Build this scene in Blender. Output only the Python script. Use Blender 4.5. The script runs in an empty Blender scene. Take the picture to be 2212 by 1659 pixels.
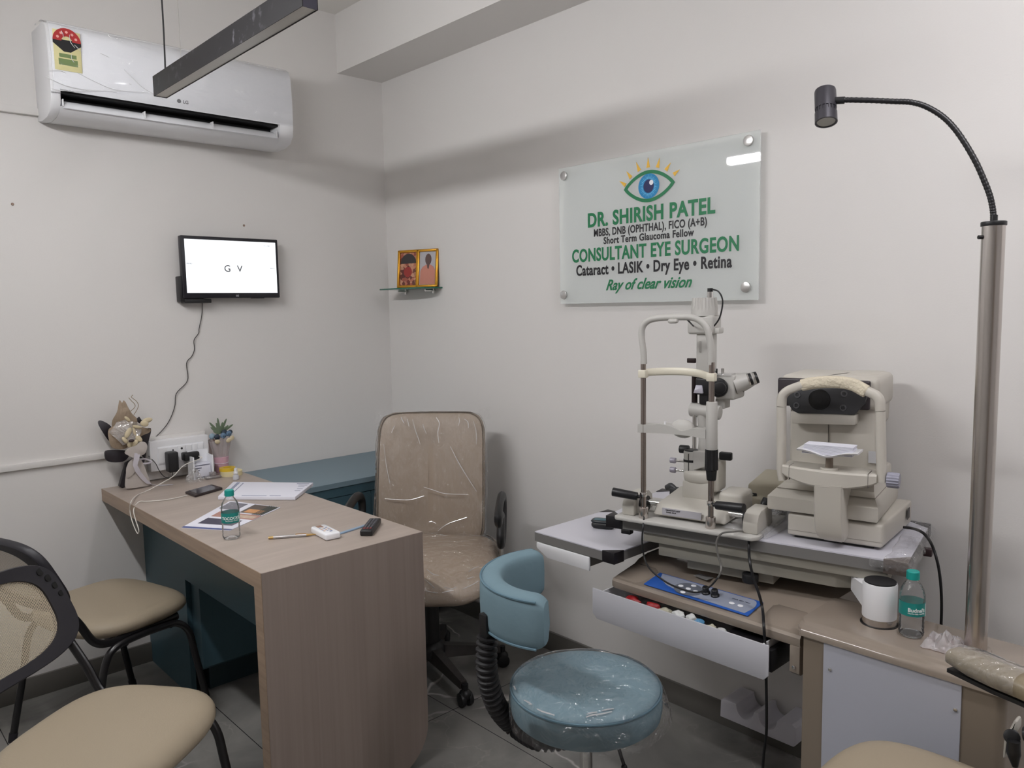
import bpy, bmesh, math, random
from mathutils import Vector, Matrix, noise

random.seed(7)
SC = bpy.context.scene
COL = SC.collection
PI = math.pi

# ------------------------------------------------------------------ camera
W, H = 2212, 1659
F_PX = 1670.07
CAM = Vector((-2.23, -3.286, 1.43))
ROT = Matrix(((0.7295224, 0.08112582, -0.67912861),
              (-0.68371108, 0.05987916, -0.72729199),
              (-0.01833651, 0.99490356, 0.09914981)))
cam_data = bpy.data.cameras.new('camera')
cam_data.sensor_width = 36.0
cam_data.lens = 36.0 * F_PX / W
cam_data.clip_start = 0.02
cam = bpy.data.objects.new('camera', cam_data)
COL.objects.link(cam)
cam.matrix_world = Matrix.Translation(CAM) @ ROT.to_4x4()
SC.camera = cam

# ------------------------------------------------------------------ world, exposure
wd = bpy.data.worlds.new('world')
SC.world = wd
wd.use_nodes = True
wd.node_tree.nodes['Background'].inputs[0].default_value = (0.75, 0.8, 0.9, 1)
wd.node_tree.nodes['Background'].inputs[1].default_value = 0.3
SC.view_settings.view_transform = 'Standard'
SC.view_settings.look = 'None'
SC.view_settings.gamma = 1.0
SC.view_settings.use_curve_mapping = False
SC.view_settings.exposure = 0.0
LAMP_A = 84.0      # lit pendant over the desk side, left of the camera
LAMP_B = 44.0      # lit pendant by the instrument side, right of the camera


# ------------------------------------------------------------------ measuring helpers
def ray(px, py):
    return (ROT @ Vector((px - W / 2, -(py - H / 2), -F_PX))).normalized()


def hit(px, py, co, no):
    d = ray(px, py)
    return CAM + d * ((Vector(co) - CAM).dot(no) / d.dot(no))


def at(px, py, ax, v):
    no = Vector((0, 0, 0)); no[ax] = 1
    return hit(px, py, no * v, no)


def frame(x, y, z, deg):
    return Matrix.Translation((x, y, z)) @ Matrix.Rotation(math.radians(deg), 4, 'Z')


def fat(fr, px, py, ax, v):
    """point where the sight line meets the plane axis=v of a local frame, in that frame"""
    inv = fr.inverted()
    o = inv @ CAM
    d = inv.to_3x3() @ ray(px, py)
    return o + d * ((v - o[ax]) / d[ax])


# ------------------------------------------------------------------ materials
MATS = {}


def srgb(r, g, b):
    f = lambda c: (c / 255 / 12.92) if c / 255 <= .04045 else ((c / 255 + .055) / 1.055) ** 2.4
    return (f(r), f(g), f(b), 1)


def mat(name, col, rough=.5, metal=0., spec=.5, bump=0., bscale=60., var=0., vscale=8., coat=0., stretch=None,
        detail=4., alpha=1., trans=0., emit=0.):
    if name in MATS:
        return MATS[name]
    m = bpy.data.materials.new(name)
    m.use_nodes = True
    nt = m.node_tree
    b = nt.nodes['Principled BSDF']
    b.inputs['Base Color'].default_value = col
    b.inputs['Roughness'].default_value = rough
    b.inputs['Metallic'].default_value = metal
    b.inputs['Specular IOR Level'].default_value = spec
    b.inputs['Coat Weight'].default_value = coat
    b.inputs['Coat Roughness'].default_value = .08
    b.inputs['Transmission Weight'].default_value = trans
    b.inputs['Alpha'].default_value = alpha
    if emit:
        b.inputs['Emission Color'].default_value = col
        b.inputs['Emission Strength'].default_value = emit
    if bump or var:
        tc = nt.nodes.new('ShaderNodeTexCoord')
        mp = nt.nodes.new('ShaderNodeMapping')
        nt.links.new(tc.outputs['Object'], mp.inputs[0])
        if stretch:
            mp.inputs['Scale'].default_value = stretch
    if bump:
        n = nt.nodes.new('ShaderNodeTexNoise')
        n.inputs['Scale'].default_value = bscale
        n.inputs['Detail'].default_value = detail
        nt.links.new(mp.outputs[0], n.inputs['Vector'])
        bp = nt.nodes.new('ShaderNodeBump')
        bp.inputs['Strength'].default_value = bump
        bp.inputs['Distance'].default_value = .01
        nt.links.new(n.outputs[0], bp.inputs['Height'])
        nt.links.new(bp.outputs[0], b.inputs['Normal'])
    if var:
        n2 = nt.nodes.new('ShaderNodeTexNoise')
        n2.inputs['Scale'].default_value = vscale
        n2.inputs['Detail'].default_value = detail
        nt.links.new(mp.outputs[0], n2.inputs['Vector'])
        mx = nt.nodes.new('ShaderNodeMix')
        mx.data_type = 'RGBA'
        mx.inputs['A'].default_value = tuple(c * (1 - var) for c in col[:3]) + (1,)
        mx.inputs['B'].default_value = tuple(min(1, c * (1 + var)) for c in col[:3]) + (1,)
        nt.links.new(n2.outputs[0], mx.inputs['Factor'])
        nt.links.new(mx.outputs['Result'], b.inputs['Base Color'])
    MATS[name] = m
    return m


def film_mat(name, amount=.14, bump=.6, scale=14., tint=(1, 1, 1, 1), rough=.12, stretch=(1, 1, 1), milky=0.03, body=(.8, .8, .82, 1)):
    if name in MATS:
        return MATS[name]
    m = bpy.data.materials.new(name)
    m.use_nodes = True
    nt = m.node_tree
    nt.nodes.clear()
    out = nt.nodes.new('ShaderNodeOutputMaterial')
    tr = nt.nodes.new('ShaderNodeBsdfTransparent')
    tr.inputs[0].default_value = tint
    gl = nt.nodes.new('ShaderNodeBsdfGlossy')
    gl.inputs['Roughness'].default_value = rough
    gl.inputs['Color'].default_value = (1, 1, 1, 1)
    df = nt.nodes.new('ShaderNodeBsdfDiffuse')
    df.inputs['Color'].default_value = body
    mx = nt.nodes.new('ShaderNodeMixShader')
    m2 = nt.nodes.new('ShaderNodeMixShader')
    m2.inputs[0].default_value = milky
    lw = nt.nodes.new('ShaderNodeLayerWeight')
    lw.inputs[0].default_value = .15
    ad = nt.nodes.new('ShaderNodeMath')
    ad.operation = 'ADD'
    ad.inputs[1].default_value = amount
    ad.use_clamp = True
    tc = nt.nodes.new('ShaderNodeTexCoord')
    mp = nt.nodes.new('ShaderNodeMapping')
    mp.inputs['Scale'].default_value = stretch
    nz = nt.nodes.new('ShaderNodeTexNoise')
    nz.inputs['Scale'].default_value = scale
    nz.inputs['Detail'].default_value = 3
    nz.inputs['Distortion'].default_value = 1.5
    nz.inputs['Roughness'].default_value = .4
    bp = nt.nodes.new('ShaderNodeBump')
    bp.inputs['Strength'].default_value = bump
    bp.inputs['Distance'].default_value = min(.2, .75 / max(scale, 1))
    L = nt.links.new
    L(tc.outputs['Object'], mp.inputs[0]); L(mp.outputs[0], nz.inputs['Vector'])
    L(nz.outputs[0], bp.inputs['Height']); L(bp.outputs[0], gl.inputs['Normal'])
    L(lw.outputs['Fresnel'], ad.inputs[0]); L(ad.outputs[0], mx.inputs[0])
    L(tr.outputs[0], m2.inputs[1]); L(df.outputs[0], m2.inputs[2])
    L(m2.outputs[0], mx.inputs[1]); L(gl.outputs[0], mx.inputs[2])
    L(mx.outputs[0], out.inputs[0])
    MATS[name] = m
    return m


def glass_mat(name, tint, rough=.0, amount=.02):
    return film_mat(name, amount=amount, bump=0., tint=tint, rough=rough, milky=0.)


# ------------------------------------------------------------------ mesh helpers
class MB:
    """collects primitives into one bmesh"""

    def __init__(self):
        self.bm = bmesh.new()

    def _add(self, b, M=None):
        if M is not None:
            b.transform(M)
        me = bpy.data.meshes.new('tmp')
        b.to_mesh(me)
        b.free()
        self.bm.from_mesh(me)
        bpy.data.meshes.remove(me)
        return self

    def box(self, x0, x1, y0, y1, z0, z1, r=0., seg=2, M=None):
        b = bmesh.new()
        bmesh.ops.create_cube(b, size=1)
        b.transform(Matrix.Translation(((x0 + x1) / 2, (y0 + y1) / 2, (z0 + z1) / 2)) @
                    Matrix.Diagonal((abs(x1 - x0), abs(y1 - y0), abs(z1 - z0), 1)))
        if r:
            bmesh.ops.bevel(b, geom=b.edges[:], offset=r, segments=seg, profile=.5, affect='EDGES')
        return self._add(b, M)

    def hexa(self, p, r=0., seg=2, M=None):
        """8 points: bottom ring 4, top ring 4"""
        b = bmesh.new()
        v = [b.verts.new(q) for q in p]
        for f in ((3, 2, 1, 0), (4, 5, 6, 7), (0, 1, 5, 4), (1, 2, 6, 5), (2, 3, 7, 6), (3, 0, 4, 7)):
            b.faces.new([v[i] for i in f])
        bmesh.ops.recalc_face_normals(b, faces=b.faces[:])
        if r:
            bmesh.ops.bevel(b, geom=b.edges[:], offset=r, segments=seg, profile=.5, affect='EDGES')
        return self._add(b, M)

    def prism(self, pts, h0, h1, axis=2, r=0., seg=2, M=None, only_caps=False):
        """extrude a polygon of 2D points along an axis: axis 2 -> (x,y), 1 -> (x,z), 0 -> (y,z)"""
        b = bmesh.new()

        def mk(p, h):
            return {2: (p[0], p[1], h), 1: (p[0], h, p[1]), 0: (h, p[0], p[1])}[axis]
        lo = [b.verts.new(mk(p, h0)) for p in pts]
        hi = [b.verts.new(mk(p, h1)) for p in pts]
        n = len(pts)
        b.faces.new(lo); b.faces.new(hi)
        for i in range(n):
            b.faces.new((lo[i], lo[(i + 1) % n], hi[(i + 1) % n], hi[i]))
        bmesh.ops.recalc_face_normals(b, faces=b.faces[:])
        if r:
            es = b.edges[:]
            if only_caps:
                es = [e for e in b.edges if (e.verts[0] in lo) == (e.verts[1] in lo)]
            bmesh.ops.bevel(b, geom=es, offset=r, segments=seg, profile=.5, affect='EDGES')
        return self._add(b, M)

    def cyl(self, p0, p1, r0, r1=None, seg=24, bev=0., M=None):
        p0, p1 = Vector(p0), Vector(p1)
        r1 = r0 if r1 is None else r1
        d = p1 - p0
        prof = [(0, 0), (r0, 0), (r1, d.length), (0, d.length)]
        if bev:
            prof = [(0, 0), (r0 - bev, 0), (r0 - bev * .3, bev * .3), (r0, bev), (r1, d.length - bev),
                    (r1 - bev * .3, d.length - bev * .3), (r1 - bev, d.length), (0, d.length)]
        q = d.to_track_quat('Z', 'Y').to_matrix().to_4x4()
        return self.lathe(prof, seg, (M or Matrix()) @ Matrix.Translation(p0) @ q)

    def lathe(self, prof, seg=32, M=None):
        b = bmesh.new()
        rings = []
        for r, z in prof:
            if r < 1e-6:
                rings.append([b.verts.new((0, 0, z))])
            else:
                rings.append([b.verts.new((r * math.cos(2 * PI * i / seg), r * math.sin(2 * PI * i / seg), z))
                              for i in range(seg)])
        for a, c in zip(rings, rings[1:]):
            for i in range(seg):
                j = (i + 1) % seg
                if len(a) == 1 and len(c) == 1:
                    continue
                if len(a) == 1:
                    b.faces.new((a[0], c[j], c[i]))
                elif len(c) == 1:
                    b.faces.new((a[i], a[j], c[0]))
                else:
                    b.faces.new((a[i], a[j], c[j], c[i]))
        bmesh.ops.recalc_face_normals(b, faces=b.faces[:])
        return self._add(b, M)

    def loft(self, rings, closed=True, caps=True, M=None):
        b = bmesh.new()
        vs = [[b.verts.new(p) for p in r] for r in rings]
        n = len(rings[0])
        for a, c in zip(vs, vs[1:]):
            for i in range(n if closed else n - 1):
                j = (i + 1) % n
                b.faces.new((a[i], a[j], c[j], c[i]))
        if caps and closed:
            b.faces.new(vs[0]); b.faces.new(vs[-1])
        bmesh.ops.recalc_face_normals(b, faces=b.faces[:])
        return self._add(b, M)

    def tube(self, pts, r, seg=10, sub=6, closed=False, flat=1., M=None, smooth=True, up=None):
        """round (or oval: flat<1) tube through points, Catmull-Rom smoothed; r number or list"""
        P = [Vector(p) for p in pts]
        n = len(P)
        R = list(r) if isinstance(r, (list, tuple)) else [r] * n
        if smooth:
            out, rr = [], []
            rng = range(n if closed else n - 1)
            for i in rng:
                p1, p2 = P[i], P[(i + 1) % n]
                p0 = P[(i - 1) % n] if closed or i > 0 else p1 * 2 - p2
                p3 = P[(i + 2) % n] if closed or i + 2 < n else p2 * 2 - p1
                for k in range(sub):
                    t = k / sub
                    out.append(.5 * ((2 * p1) + (p2 - p0) * t + (2 * p0 - 5 * p1 + 4 * p2 - p3) * t * t +
                                     (3 * p1 - p0 - 3 * p2 + p3) * t ** 3))
                    rr.append(R[i] + (R[(i + 1) % n] - R[i]) * t)
            if not closed:
                out.append(P[-1]); rr.append(R[-1])
            P, R = out, rr
        n = len(P)
        rings = []
        nrm = None
        for i in range(n):
            a = P[(i - 1) % n] if closed or i > 0 else P[i]
            c = P[(i + 1) % n] if closed or i + 1 < n else P[i]
            t = (c - a).normalized()
            if up is not None:
                u = Vector(up)
                nrm = (u - t * u.dot(t)).normalized()
            elif nrm is None:
                u = Vector((0, 0, 1)) if abs(t.z) < .9 else Vector((1, 0, 0))
                nrm = (u - t * u.dot(t)).normalized()
            else:
                nrm = (nrm - t * nrm.dot(t)).normalized()
            bi = t.cross(nrm)
            rings.append([P[i] + nrm * (R[i] * math.cos(2 * PI * k / seg)) + bi * (R[i] * flat * math.sin(2 * PI * k / seg))
                          for k in range(seg)])
        if closed:
            rings.append(rings[0])
            return self.loft(rings, True, False, M)
        return self.loft(rings, True, True, M)

    def surf(self, fn, nu, nv, M=None, thick=0.):
        """grid surface fn(u,v) u,v in 0..1"""
        b = bmesh.new()
        g = [[b.verts.new(fn(i / nu, j / nv)) for j in range(nv + 1)] for i in range(nu + 1)]
        for i in range(nu):
            for j in range(nv):
                b.faces.new((g[i][j], g[i + 1][j], g[i + 1][j + 1], g[i][j + 1]))
        bmesh.ops.recalc_face_normals(b, faces=b.faces[:])
        if thick:
            bmesh.ops.solidify(b, geom=b.faces[:], thickness=thick)
        return self._add(b, M)

    def sphere(self, c, r, sx=1, sy=1, sz=1, seg=20, M=None):
        b = bmesh.new()
        bmesh.ops.create_uvsphere(b, u_segments=seg, v_segments=seg // 2 + 2, radius=r)
        b.transform(Matrix.Translation(c) @ Matrix.Diagonal((sx, sy, sz, 1)))
        return self._add(b, M)

    def cushion(self, cx, cy, z0, z1, w, d, e=4., dome=.0, edge=.5, nu=40, nr=7, M=None, taper=0., warp=None):
        """superellipse pad with soft edges, w x d, exponent e"""
        hh = (z1 - z0) / 2
        zc = (z0 + z1) / 2

        def ring(s, z):
            out = []
            for k in range(nu):
                a = 2 * PI * k / nu
                ca, sa = math.cos(a), math.sin(a)
                x = math.copysign(abs(ca) ** (2 / e), ca) * w / 2 * s
                y = math.copysign(abs(sa) ** (2 / e), sa) * d / 2 * s
                x *= 1 + taper * (y / d)
                p = Vector((cx + x, cy + y, z))
                if warp:
                    p = warp(p)
                out.append(p)
            return out
        rings = []
        for i in range(nr + 1):
            a = -PI / 2 + PI * i / nr
            s = 1 - edge * hh / (min(w, d) / 2) * (1 - math.cos(a)) * 1.6
            rings.append(ring(s, zc + hh * math.sin(a)))
        s0 = 1 - edge * hh / (min(w, d) / 2) * 1.6
        for f in (.75, .5, .25, .05):
            rings.append(ring(s0 * f, z1 + dome * (1 - f * f)))
        rings.insert(0, ring(s0 * .05, z0))
        return self.loft(rings, True, True, M)

    def disc(self, c, r, no=(0, 0, 1), seg=24, th=.001):
        c = Vector(c)
        return self.cyl(c, c + Vector(no).normalized() * th, r, seg=seg)


def obj(name, mb, m, parent=None, F=None, smooth=35, label=None):
    """link the collected shapes as one mesh object; F maps the shapes' coordinates to the world"""
    bm = mb.bm if isinstance(mb, MB) else mb
    Fm = F if F is not None else (WORLD.get(parent.name) if parent is not None and parent.name in WORLD else Matrix())
    if F is None and parent is not None and parent.name not in WORLD:
        Fm = Matrix()
    P = WORLD.get(parent.name, Matrix()) if parent is not None else Matrix()
    T = P.inverted() @ Fm
    bm.transform(T)
    me = bpy.data.meshes.new(name)
    bm.to_mesh(me)
    bm.free()
    me.materials.append(m)
    if smooth:
        me.polygons.foreach_set('use_smooth', [True] * len(me.polygons))
        me.set_sharp_from_angle(angle=math.radians(smooth))
    o = bpy.data.objects.new(name, me)
    COL.objects.link(o)
    if parent is not None:
        o.parent = parent
        WORLD[o.name] = P.copy()
    else:
        WORLD[o.name] = Matrix()
    if label:
        o['label'] = label
    return o


WORLD = {}


def thing(name, label, cat, F=None, group=None):
    o = bpy.data.objects.new(name, None)
    o.empty_display_size = .05
    COL.objects.link(o)
    F = F if F is not None else Matrix()
    o.matrix_world = F
    WORLD[o.name] = F.copy()
    o['label'] = label
    o['category'] = cat
    if group:
        o['group'] = group
    return o


def creases(mb, lines, fn, r=.0012):
    """raised folds of a film: fine ridges along pixel polylines laid on a surface by fn"""
    for ln in lines:
        P = [fn(x, y) for x, y in ln]
        n = len(P)
        mb.tube(P, [r * (.35 + .65 * math.sin(PI * (i + .5) / n)) for i in range(n)], 8, 5, flat=1.6)
    return mb


def tag(o, label, cat, group=None, kind=None):
    o['label'] = label
    o['category'] = cat
    if group:
        o['group'] = group
    if kind:
        o['kind'] = kind
    return o


def struct(name, mb, m):
    o = obj(name, mb, m)
    o['kind'] = 'structure'
    return o


def text_bm(body, size, M, xs=1., bold=0., ext=.0004, align='CENTER', shear=0., space=1.):
    cu = bpy.data.curves.new('t', 'FONT')
    cu.body = body
    cu.size = size
    cu.align_x = align
    cu.offset = bold
    cu.extrude = ext
    cu.shear = shear
    cu.space_character = space
    cu.resolution_u = 4
    o = bpy.data.objects.new('t', cu)
    COL.objects.link(o)
    dg = bpy.context.evaluated_depsgraph_get()
    dg.update()
    me = bpy.data.meshes.new_from_object(o.evaluated_get(dg))
    bpy.data.objects.remove(o)
    bpy.data.curves.remove(cu)
    b = MB()
    b.bm.from_mesh(me)
    bpy.data.meshes.remove(me)
    b.bm.transform(M @ Matrix.Diagonal((xs, 1, 1, 1)))
    return b


def on_wall(x, y, z, facing):
    """matrix whose local XY plane is a vertical face; facing 'left' = the y=0 wall, 'right' = the x=0 wall"""
    if facing == 'left':      # seen looking along +y: text X = +x
        R = Matrix(((1, 0, 0), (0, 0, -1), (0, 1, 0)))
    else:                     # seen looking along +x: text X = -y
        R = Matrix(((0, 0, -1), (-1, 0, 0), (0, 1, 0)))
    return Matrix.Translation((x, y, z)) @ R.to_4x4()


FRONT = Matrix(((1, 0, 0), (0, 0, -1), (0, 1, 0))).to_4x4()   # local: text upright on a face looking to -Y
ID = Matrix()

# palette
M_WALL = mat('wall_paint', srgb(221, 218, 215), .75, bump=.04, bscale=220, var=.015, vscale=1.3)
M_CEIL = mat('ceiling_paint', srgb(226, 223, 218), .8, bump=.03, bscale=200)
M_WHITE = mat('white_plastic', srgb(230, 230, 232), .35)
M_WHITEG = mat('glossy_white_plastic', srgb(242, 243, 247), .24, coat=.5)
M_BLACK = mat('black_plastic', srgb(26, 26, 28), .42)
M_BLACKM = mat('black_metal', srgb(22, 21, 24), .38, spec=.6)
M_CREAM = mat('cream_instrument_plastic', srgb(190, 186, 177), .42, bump=.03, bscale=500)
M_GREYP = mat('light_grey_instrument_plastic', srgb(190, 188, 183), .4, bump=.02, bscale=500)
M_CHROME = mat('polished_steel', (.75, .74, .72, 1), .16, 1.)
M_BRUSH = mat('brushed_steel', (.58, .54, .51, 1), .24, 1., bump=.08, bscale=60, stretch=(1, 1, .02))
M_BRONZE = mat('steel_post', (.42, .37, .34, 1), .22, 1., bump=.05, bscale=80, stretch=(1, 1, .03))
M_GLINT_FOLD = film_mat('film_glint_fold', .30, 0., 1, rough=.22, milky=.35, body=(.9, .9, .92, 1))  # whitish body puts highlight streaks into the colour of the folds
M_PAPER = mat('paper', srgb(226, 226, 236), .8)


def marble_mat():
    m = bpy.data.materials.new('grey_marble_tile')
    m.use_nodes = True
    nt = m.node_tree
    b = nt.nodes['Principled BSDF']
    L = nt.links.new
    tc = nt.nodes.new('ShaderNodeTexCoord')
    n1 = nt.nodes.new('ShaderNodeTexNoise')
    n1.inputs['Scale'].default_value = 3.2; n1.inputs['Detail'].default_value = 8
    n1.inputs['Distortion'].default_value = .8
    L(tc.outputs['Object'], n1.inputs['Vector'])
    cr = nt.nodes.new('ShaderNodeValToRGB')
    cr.color_ramp.elements[0].position = .3; cr.color_ramp.elements[0].color = srgb(104, 104, 101)
    cr.color_ramp.elements[1].position = .72; cr.color_ramp.elements[1].color = srgb(150, 147, 143)
    L(n1.outputs[0], cr.inputs[0])

    def veins(scale, width, warp, seedv, strength):
        wn = nt.nodes.new('ShaderNodeTexNoise')
        wn.inputs['Scale'].default_value = warp
        wn.inputs['Detail'].default_value = 4
        mp = nt.nodes.new('ShaderNodeMapping'); mp.inputs['Location'].default_value = seedv
        L(tc.outputs['Object'], mp.inputs[0]); L(mp.outputs[0], wn.inputs['Vector'])
        mx = nt.nodes.new('ShaderNodeMix'); mx.data_type = 'RGBA'; mx.blend_type = 'LINEAR_LIGHT'
        mx.inputs['Factor'].default_value = .16
        L(mp.outputs[0], mx.inputs['A']); L(wn.outputs['Color'], mx.inputs['B'])
        v = nt.nodes.new('ShaderNodeTexVoronoi'); v.feature = 'DISTANCE_TO_EDGE'
        v.inputs['Scale'].default_value = scale
        L(mx.outputs['Result'], v.inputs['Vector'])
        r = nt.nodes.new('ShaderNodeMapRange')
        r.inputs['From Min'].default_value = 0; r.inputs['From Max'].default_value = width
        r.inputs['To Min'].default_value = strength; r.inputs['To Max'].default_value = 0
        L(v.outputs['Distance'], r.inputs['Value'])
        br = nt.nodes.new('ShaderNodeTexNoise'); br.inputs['Scale'].default_value = 2.3
        L(mp.outputs[0], br.inputs['Vector'])
        r2 = nt.nodes.new('ShaderNodeMapRange')
        r2.inputs['From Min'].default_value = .5; r2.inputs['From Max'].default_value = .66
        L(br.outputs[0], r2.inputs['Value'])
        mu = nt.nodes.new('ShaderNodeMath'); mu.operation = 'MULTIPLY'
        L(r.outputs[0], mu.inputs[0]); L(r2.outputs[0], mu.inputs[1])
        return mu.outputs[0]
    a = nt.nodes.new('ShaderNodeMix'); a.data_type = 'RGBA'
    a.inputs['B'].default_value = srgb(205, 200, 195)
    L(veins(1.5, .010, 2.2, (3, 1, 0), 1.), a.inputs['Factor']); L(cr.outputs[0], a.inputs['A'])
    c = nt.nodes.new('ShaderNodeMix'); c.data_type = 'RGBA'
    c.inputs['B'].default_value = srgb(165, 160, 155)
    L(veins(4.5, .02, 5., (7, 2, 0), .55), c.inputs['Factor']); L(a.outputs['Result'], c.inputs['A'])
    bk = nt.nodes.new('ShaderNodeTexBrick')
    bk.offset = 0.; bk.inputs['Scale'].default_value = 1.
    bk.inputs['Brick Width'].default_value = .6; bk.inputs['Row Height'].default_value = 1.2
    bk.inputs['Mortar Size'].default_value = .0016; bk.inputs['Mortar Smooth'].default_value = .1
    L(tc.outputs['Object'], bk.inputs['Vector'])
    d = nt.nodes.new('ShaderNodeMix'); d.data_type = 'RGBA'
    d.inputs['B'].default_value = srgb(50, 50, 50)
    L(bk.outputs['Fac'], d.inputs['Factor']); L(c.outputs['Result'], d.inputs['A'])
    L(d.outputs['Result'], b.inputs['Base Color'])
    b.inputs['Roughness'].default_value = .22
    b.inputs['Specular IOR Level'].default_value = .35
    return m


def wood_mat(name, c1, c2, stretch, rough=.5):
    m = bpy.data.materials.new(name)
    m.use_nodes = True
    nt = m.node_tree
    b = nt.nodes['Principled BSDF']
    L = nt.links.new
    tc = nt.nodes.new('ShaderNodeTexCoord')
    mp = nt.nodes.new('ShaderNodeMapping'); mp.inputs['Scale'].default_value = stretch
    n = nt.nodes.new('ShaderNodeTexNoise'); n.inputs['Scale'].default_value = 1; n.inputs['Detail'].default_value = 6
    n.inputs['Distortion'].default_value = .3
    L(tc.outputs['Object'], mp.inputs[0]); L(mp.outputs[0], n.inputs['Vector'])
    cr = nt.nodes.new('ShaderNodeValToRGB')
    cr.color_ramp.elements[0].position = .35; cr.color_ramp.elements[0].color = c1
    cr.color_ramp.elements[1].position = .68; cr.color_ramp.elements[1].color = c2
    L(n.outputs[0], cr.inputs[0]); L(cr.outputs[0], b.inputs['Base Color'])
    b.inputs['Roughness'].default_value = rough
    return m


# ------------------------------------------------------------------ room
FX, BY, CH = -4.3, -5.2, 2.8
M_FLOOR = marble_mat()
M_BACK = mat('pale_wall_paint', srgb(205, 202, 200), .7)
struct('floor', MB().box(FX, 0, BY, 0, -.1, 0), M_FLOOR)
struct('ceiling', MB().box(FX, 0, BY, 0, CH, CH + .1), M_CEIL)
struct('wall_left', MB().box(FX - .1, .1, 0, .1, 0, CH), M_WALL)
struct('wall_right', MB().box(0, .1, BY, 0, 0, CH), M_WALL)
struct('wall_back', MB().box(FX - .1, .1, BY - .1, BY, 0, CH), M_BACK)
struct('wall_front', MB().box(FX - .1, FX, BY, 0, 0, CH), M_BACK)
struct('trim_1', MB().box(-.247, 0, BY, 0, 2.535, CH), M_WALL)          # ceiling beam over the right wall
M_BASE = mat('dark_stone_skirting', srgb(100, 97, 92), .3, var=.25, vscale=6, detail=8)
struct('baseboard_right', MB().box(-.012, 0, BY, -.0, 0, .08, r=.001), M_BASE)
struct('baseboard_left', MB().box(FX, 0, -.012, 0, 0, .08, r=.001), M_BASE)

# door behind the camera on the back wall, closes the room
struct('door_1', MB().box(-3.6, -2.7, BY + .0, BY + .04, 0, 2.1, r=.003), mat('door_laminate', srgb(150, 130, 112), .5))

for (px, py, lb) in ((27, 441, 'small brown wall plug far left below the air conditioner'),
                     (527, 487, 'small brown wall plug in the wall just above the monitor')):
    p = at(px, py, 1, 0)
    o = obj('wall_plug', MB().cyl(p + Vector((0, .002, 0)), p + Vector((0, -.003, 0)), .006, .004, seg=12),
            mat('plug_brown', srgb(150, 128, 115), .8))
    tag(o, lb, 'wall plug', 'wall plugs on the left wall')

# ------------------------------------------------------------------ cable trunking
p = at(215, 990, 1, 0)
o = obj('cable_trunking', MB().box(-3.6, -1.29, -.014, 0, .868, .892, r=.002), M_WALL)
tag(o, 'long white cable trunking low on the wall left of the desk', 'cable trunking')
o = obj('cable_trunking', MB().box(-3.2, -1.49, -.02, 0, 2.15, 2.176, r=.002), M_WALL)
tag(o, 'short white cable trunking ending at the left side of the air conditioner', 'cable trunking')

# ------------------------------------------------------------------ lamps
M_LAMPBODY = mat('smudged_black_aluminium', srgb(30, 29, 31), .45, spec=.25, var=.2, vscale=9, detail=6)


def smudge(m):
    nt = m.node_tree
    b = nt.nodes['Principled BSDF']
    src = b.inputs['Base Color'].links[0].from_socket
    tc = nt.nodes['Texture Coordinate']
    n = nt.nodes.new('ShaderNodeTexNoise'); n.inputs['Scale'].default_value = 34; n.inputs['Detail'].default_value = 3
    r = nt.nodes.new('ShaderNodeMapRange'); r.inputs['From Min'].default_value = .56; r.inputs['From Max'].default_value = .66
    r.inputs['To Max'].default_value = .5
    g = nt.nodes.new('ShaderNodeTexNoise'); g.inputs['Scale'].default_value = 3.
    r2 = nt.nodes.new('ShaderNodeMapRange'); r2.inputs['From Min'].default_value = .45; r2.inputs['From Max'].default_value = .6
    mu = nt.nodes.new('ShaderNodeMath'); mu.operation = 'MULTIPLY'
    x = nt.nodes.new('ShaderNodeMix'); x.data_type = 'RGBA'; x.inputs['B'].default_value = srgb(112, 110, 116)
    L = nt.links.new
    L(tc.outputs['Object'], n.inputs['Vector']); L(tc.outputs['Object'], g.inputs['Vector'])
    L(n.outputs[0], r.inputs['Value']); L(g.outputs[0], r2.inputs['Value'])
    L(r.outputs[0], mu.inputs[0]); L(r2.outputs[0], mu.inputs[1]); L(mu.outputs[0], x.inputs['Factor'])
    L(src, x.inputs['A']); L(x.outputs['Result'], b.inputs['Base Color'])


smudge(M_LAMPBODY)
M_LAMPDIFF = mat('unlit_opal_diffuser', srgb(196, 192, 184), .3)


def lit_mat(name, strength, col=(.985, .985, 1., 1)):
    m = bpy.data.materials.new(name)
    m.use_nodes = True
    nt = m.node_tree
    nt.nodes.clear()
    o = nt.nodes.new('ShaderNodeOutputMaterial')
    e = nt.nodes.new('ShaderNodeEmission')
    e.inputs[0].default_value = col
    e.inputs[1].default_value = strength
    nt.links.new(e.outputs[0], o.inputs[0])
    return m


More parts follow.
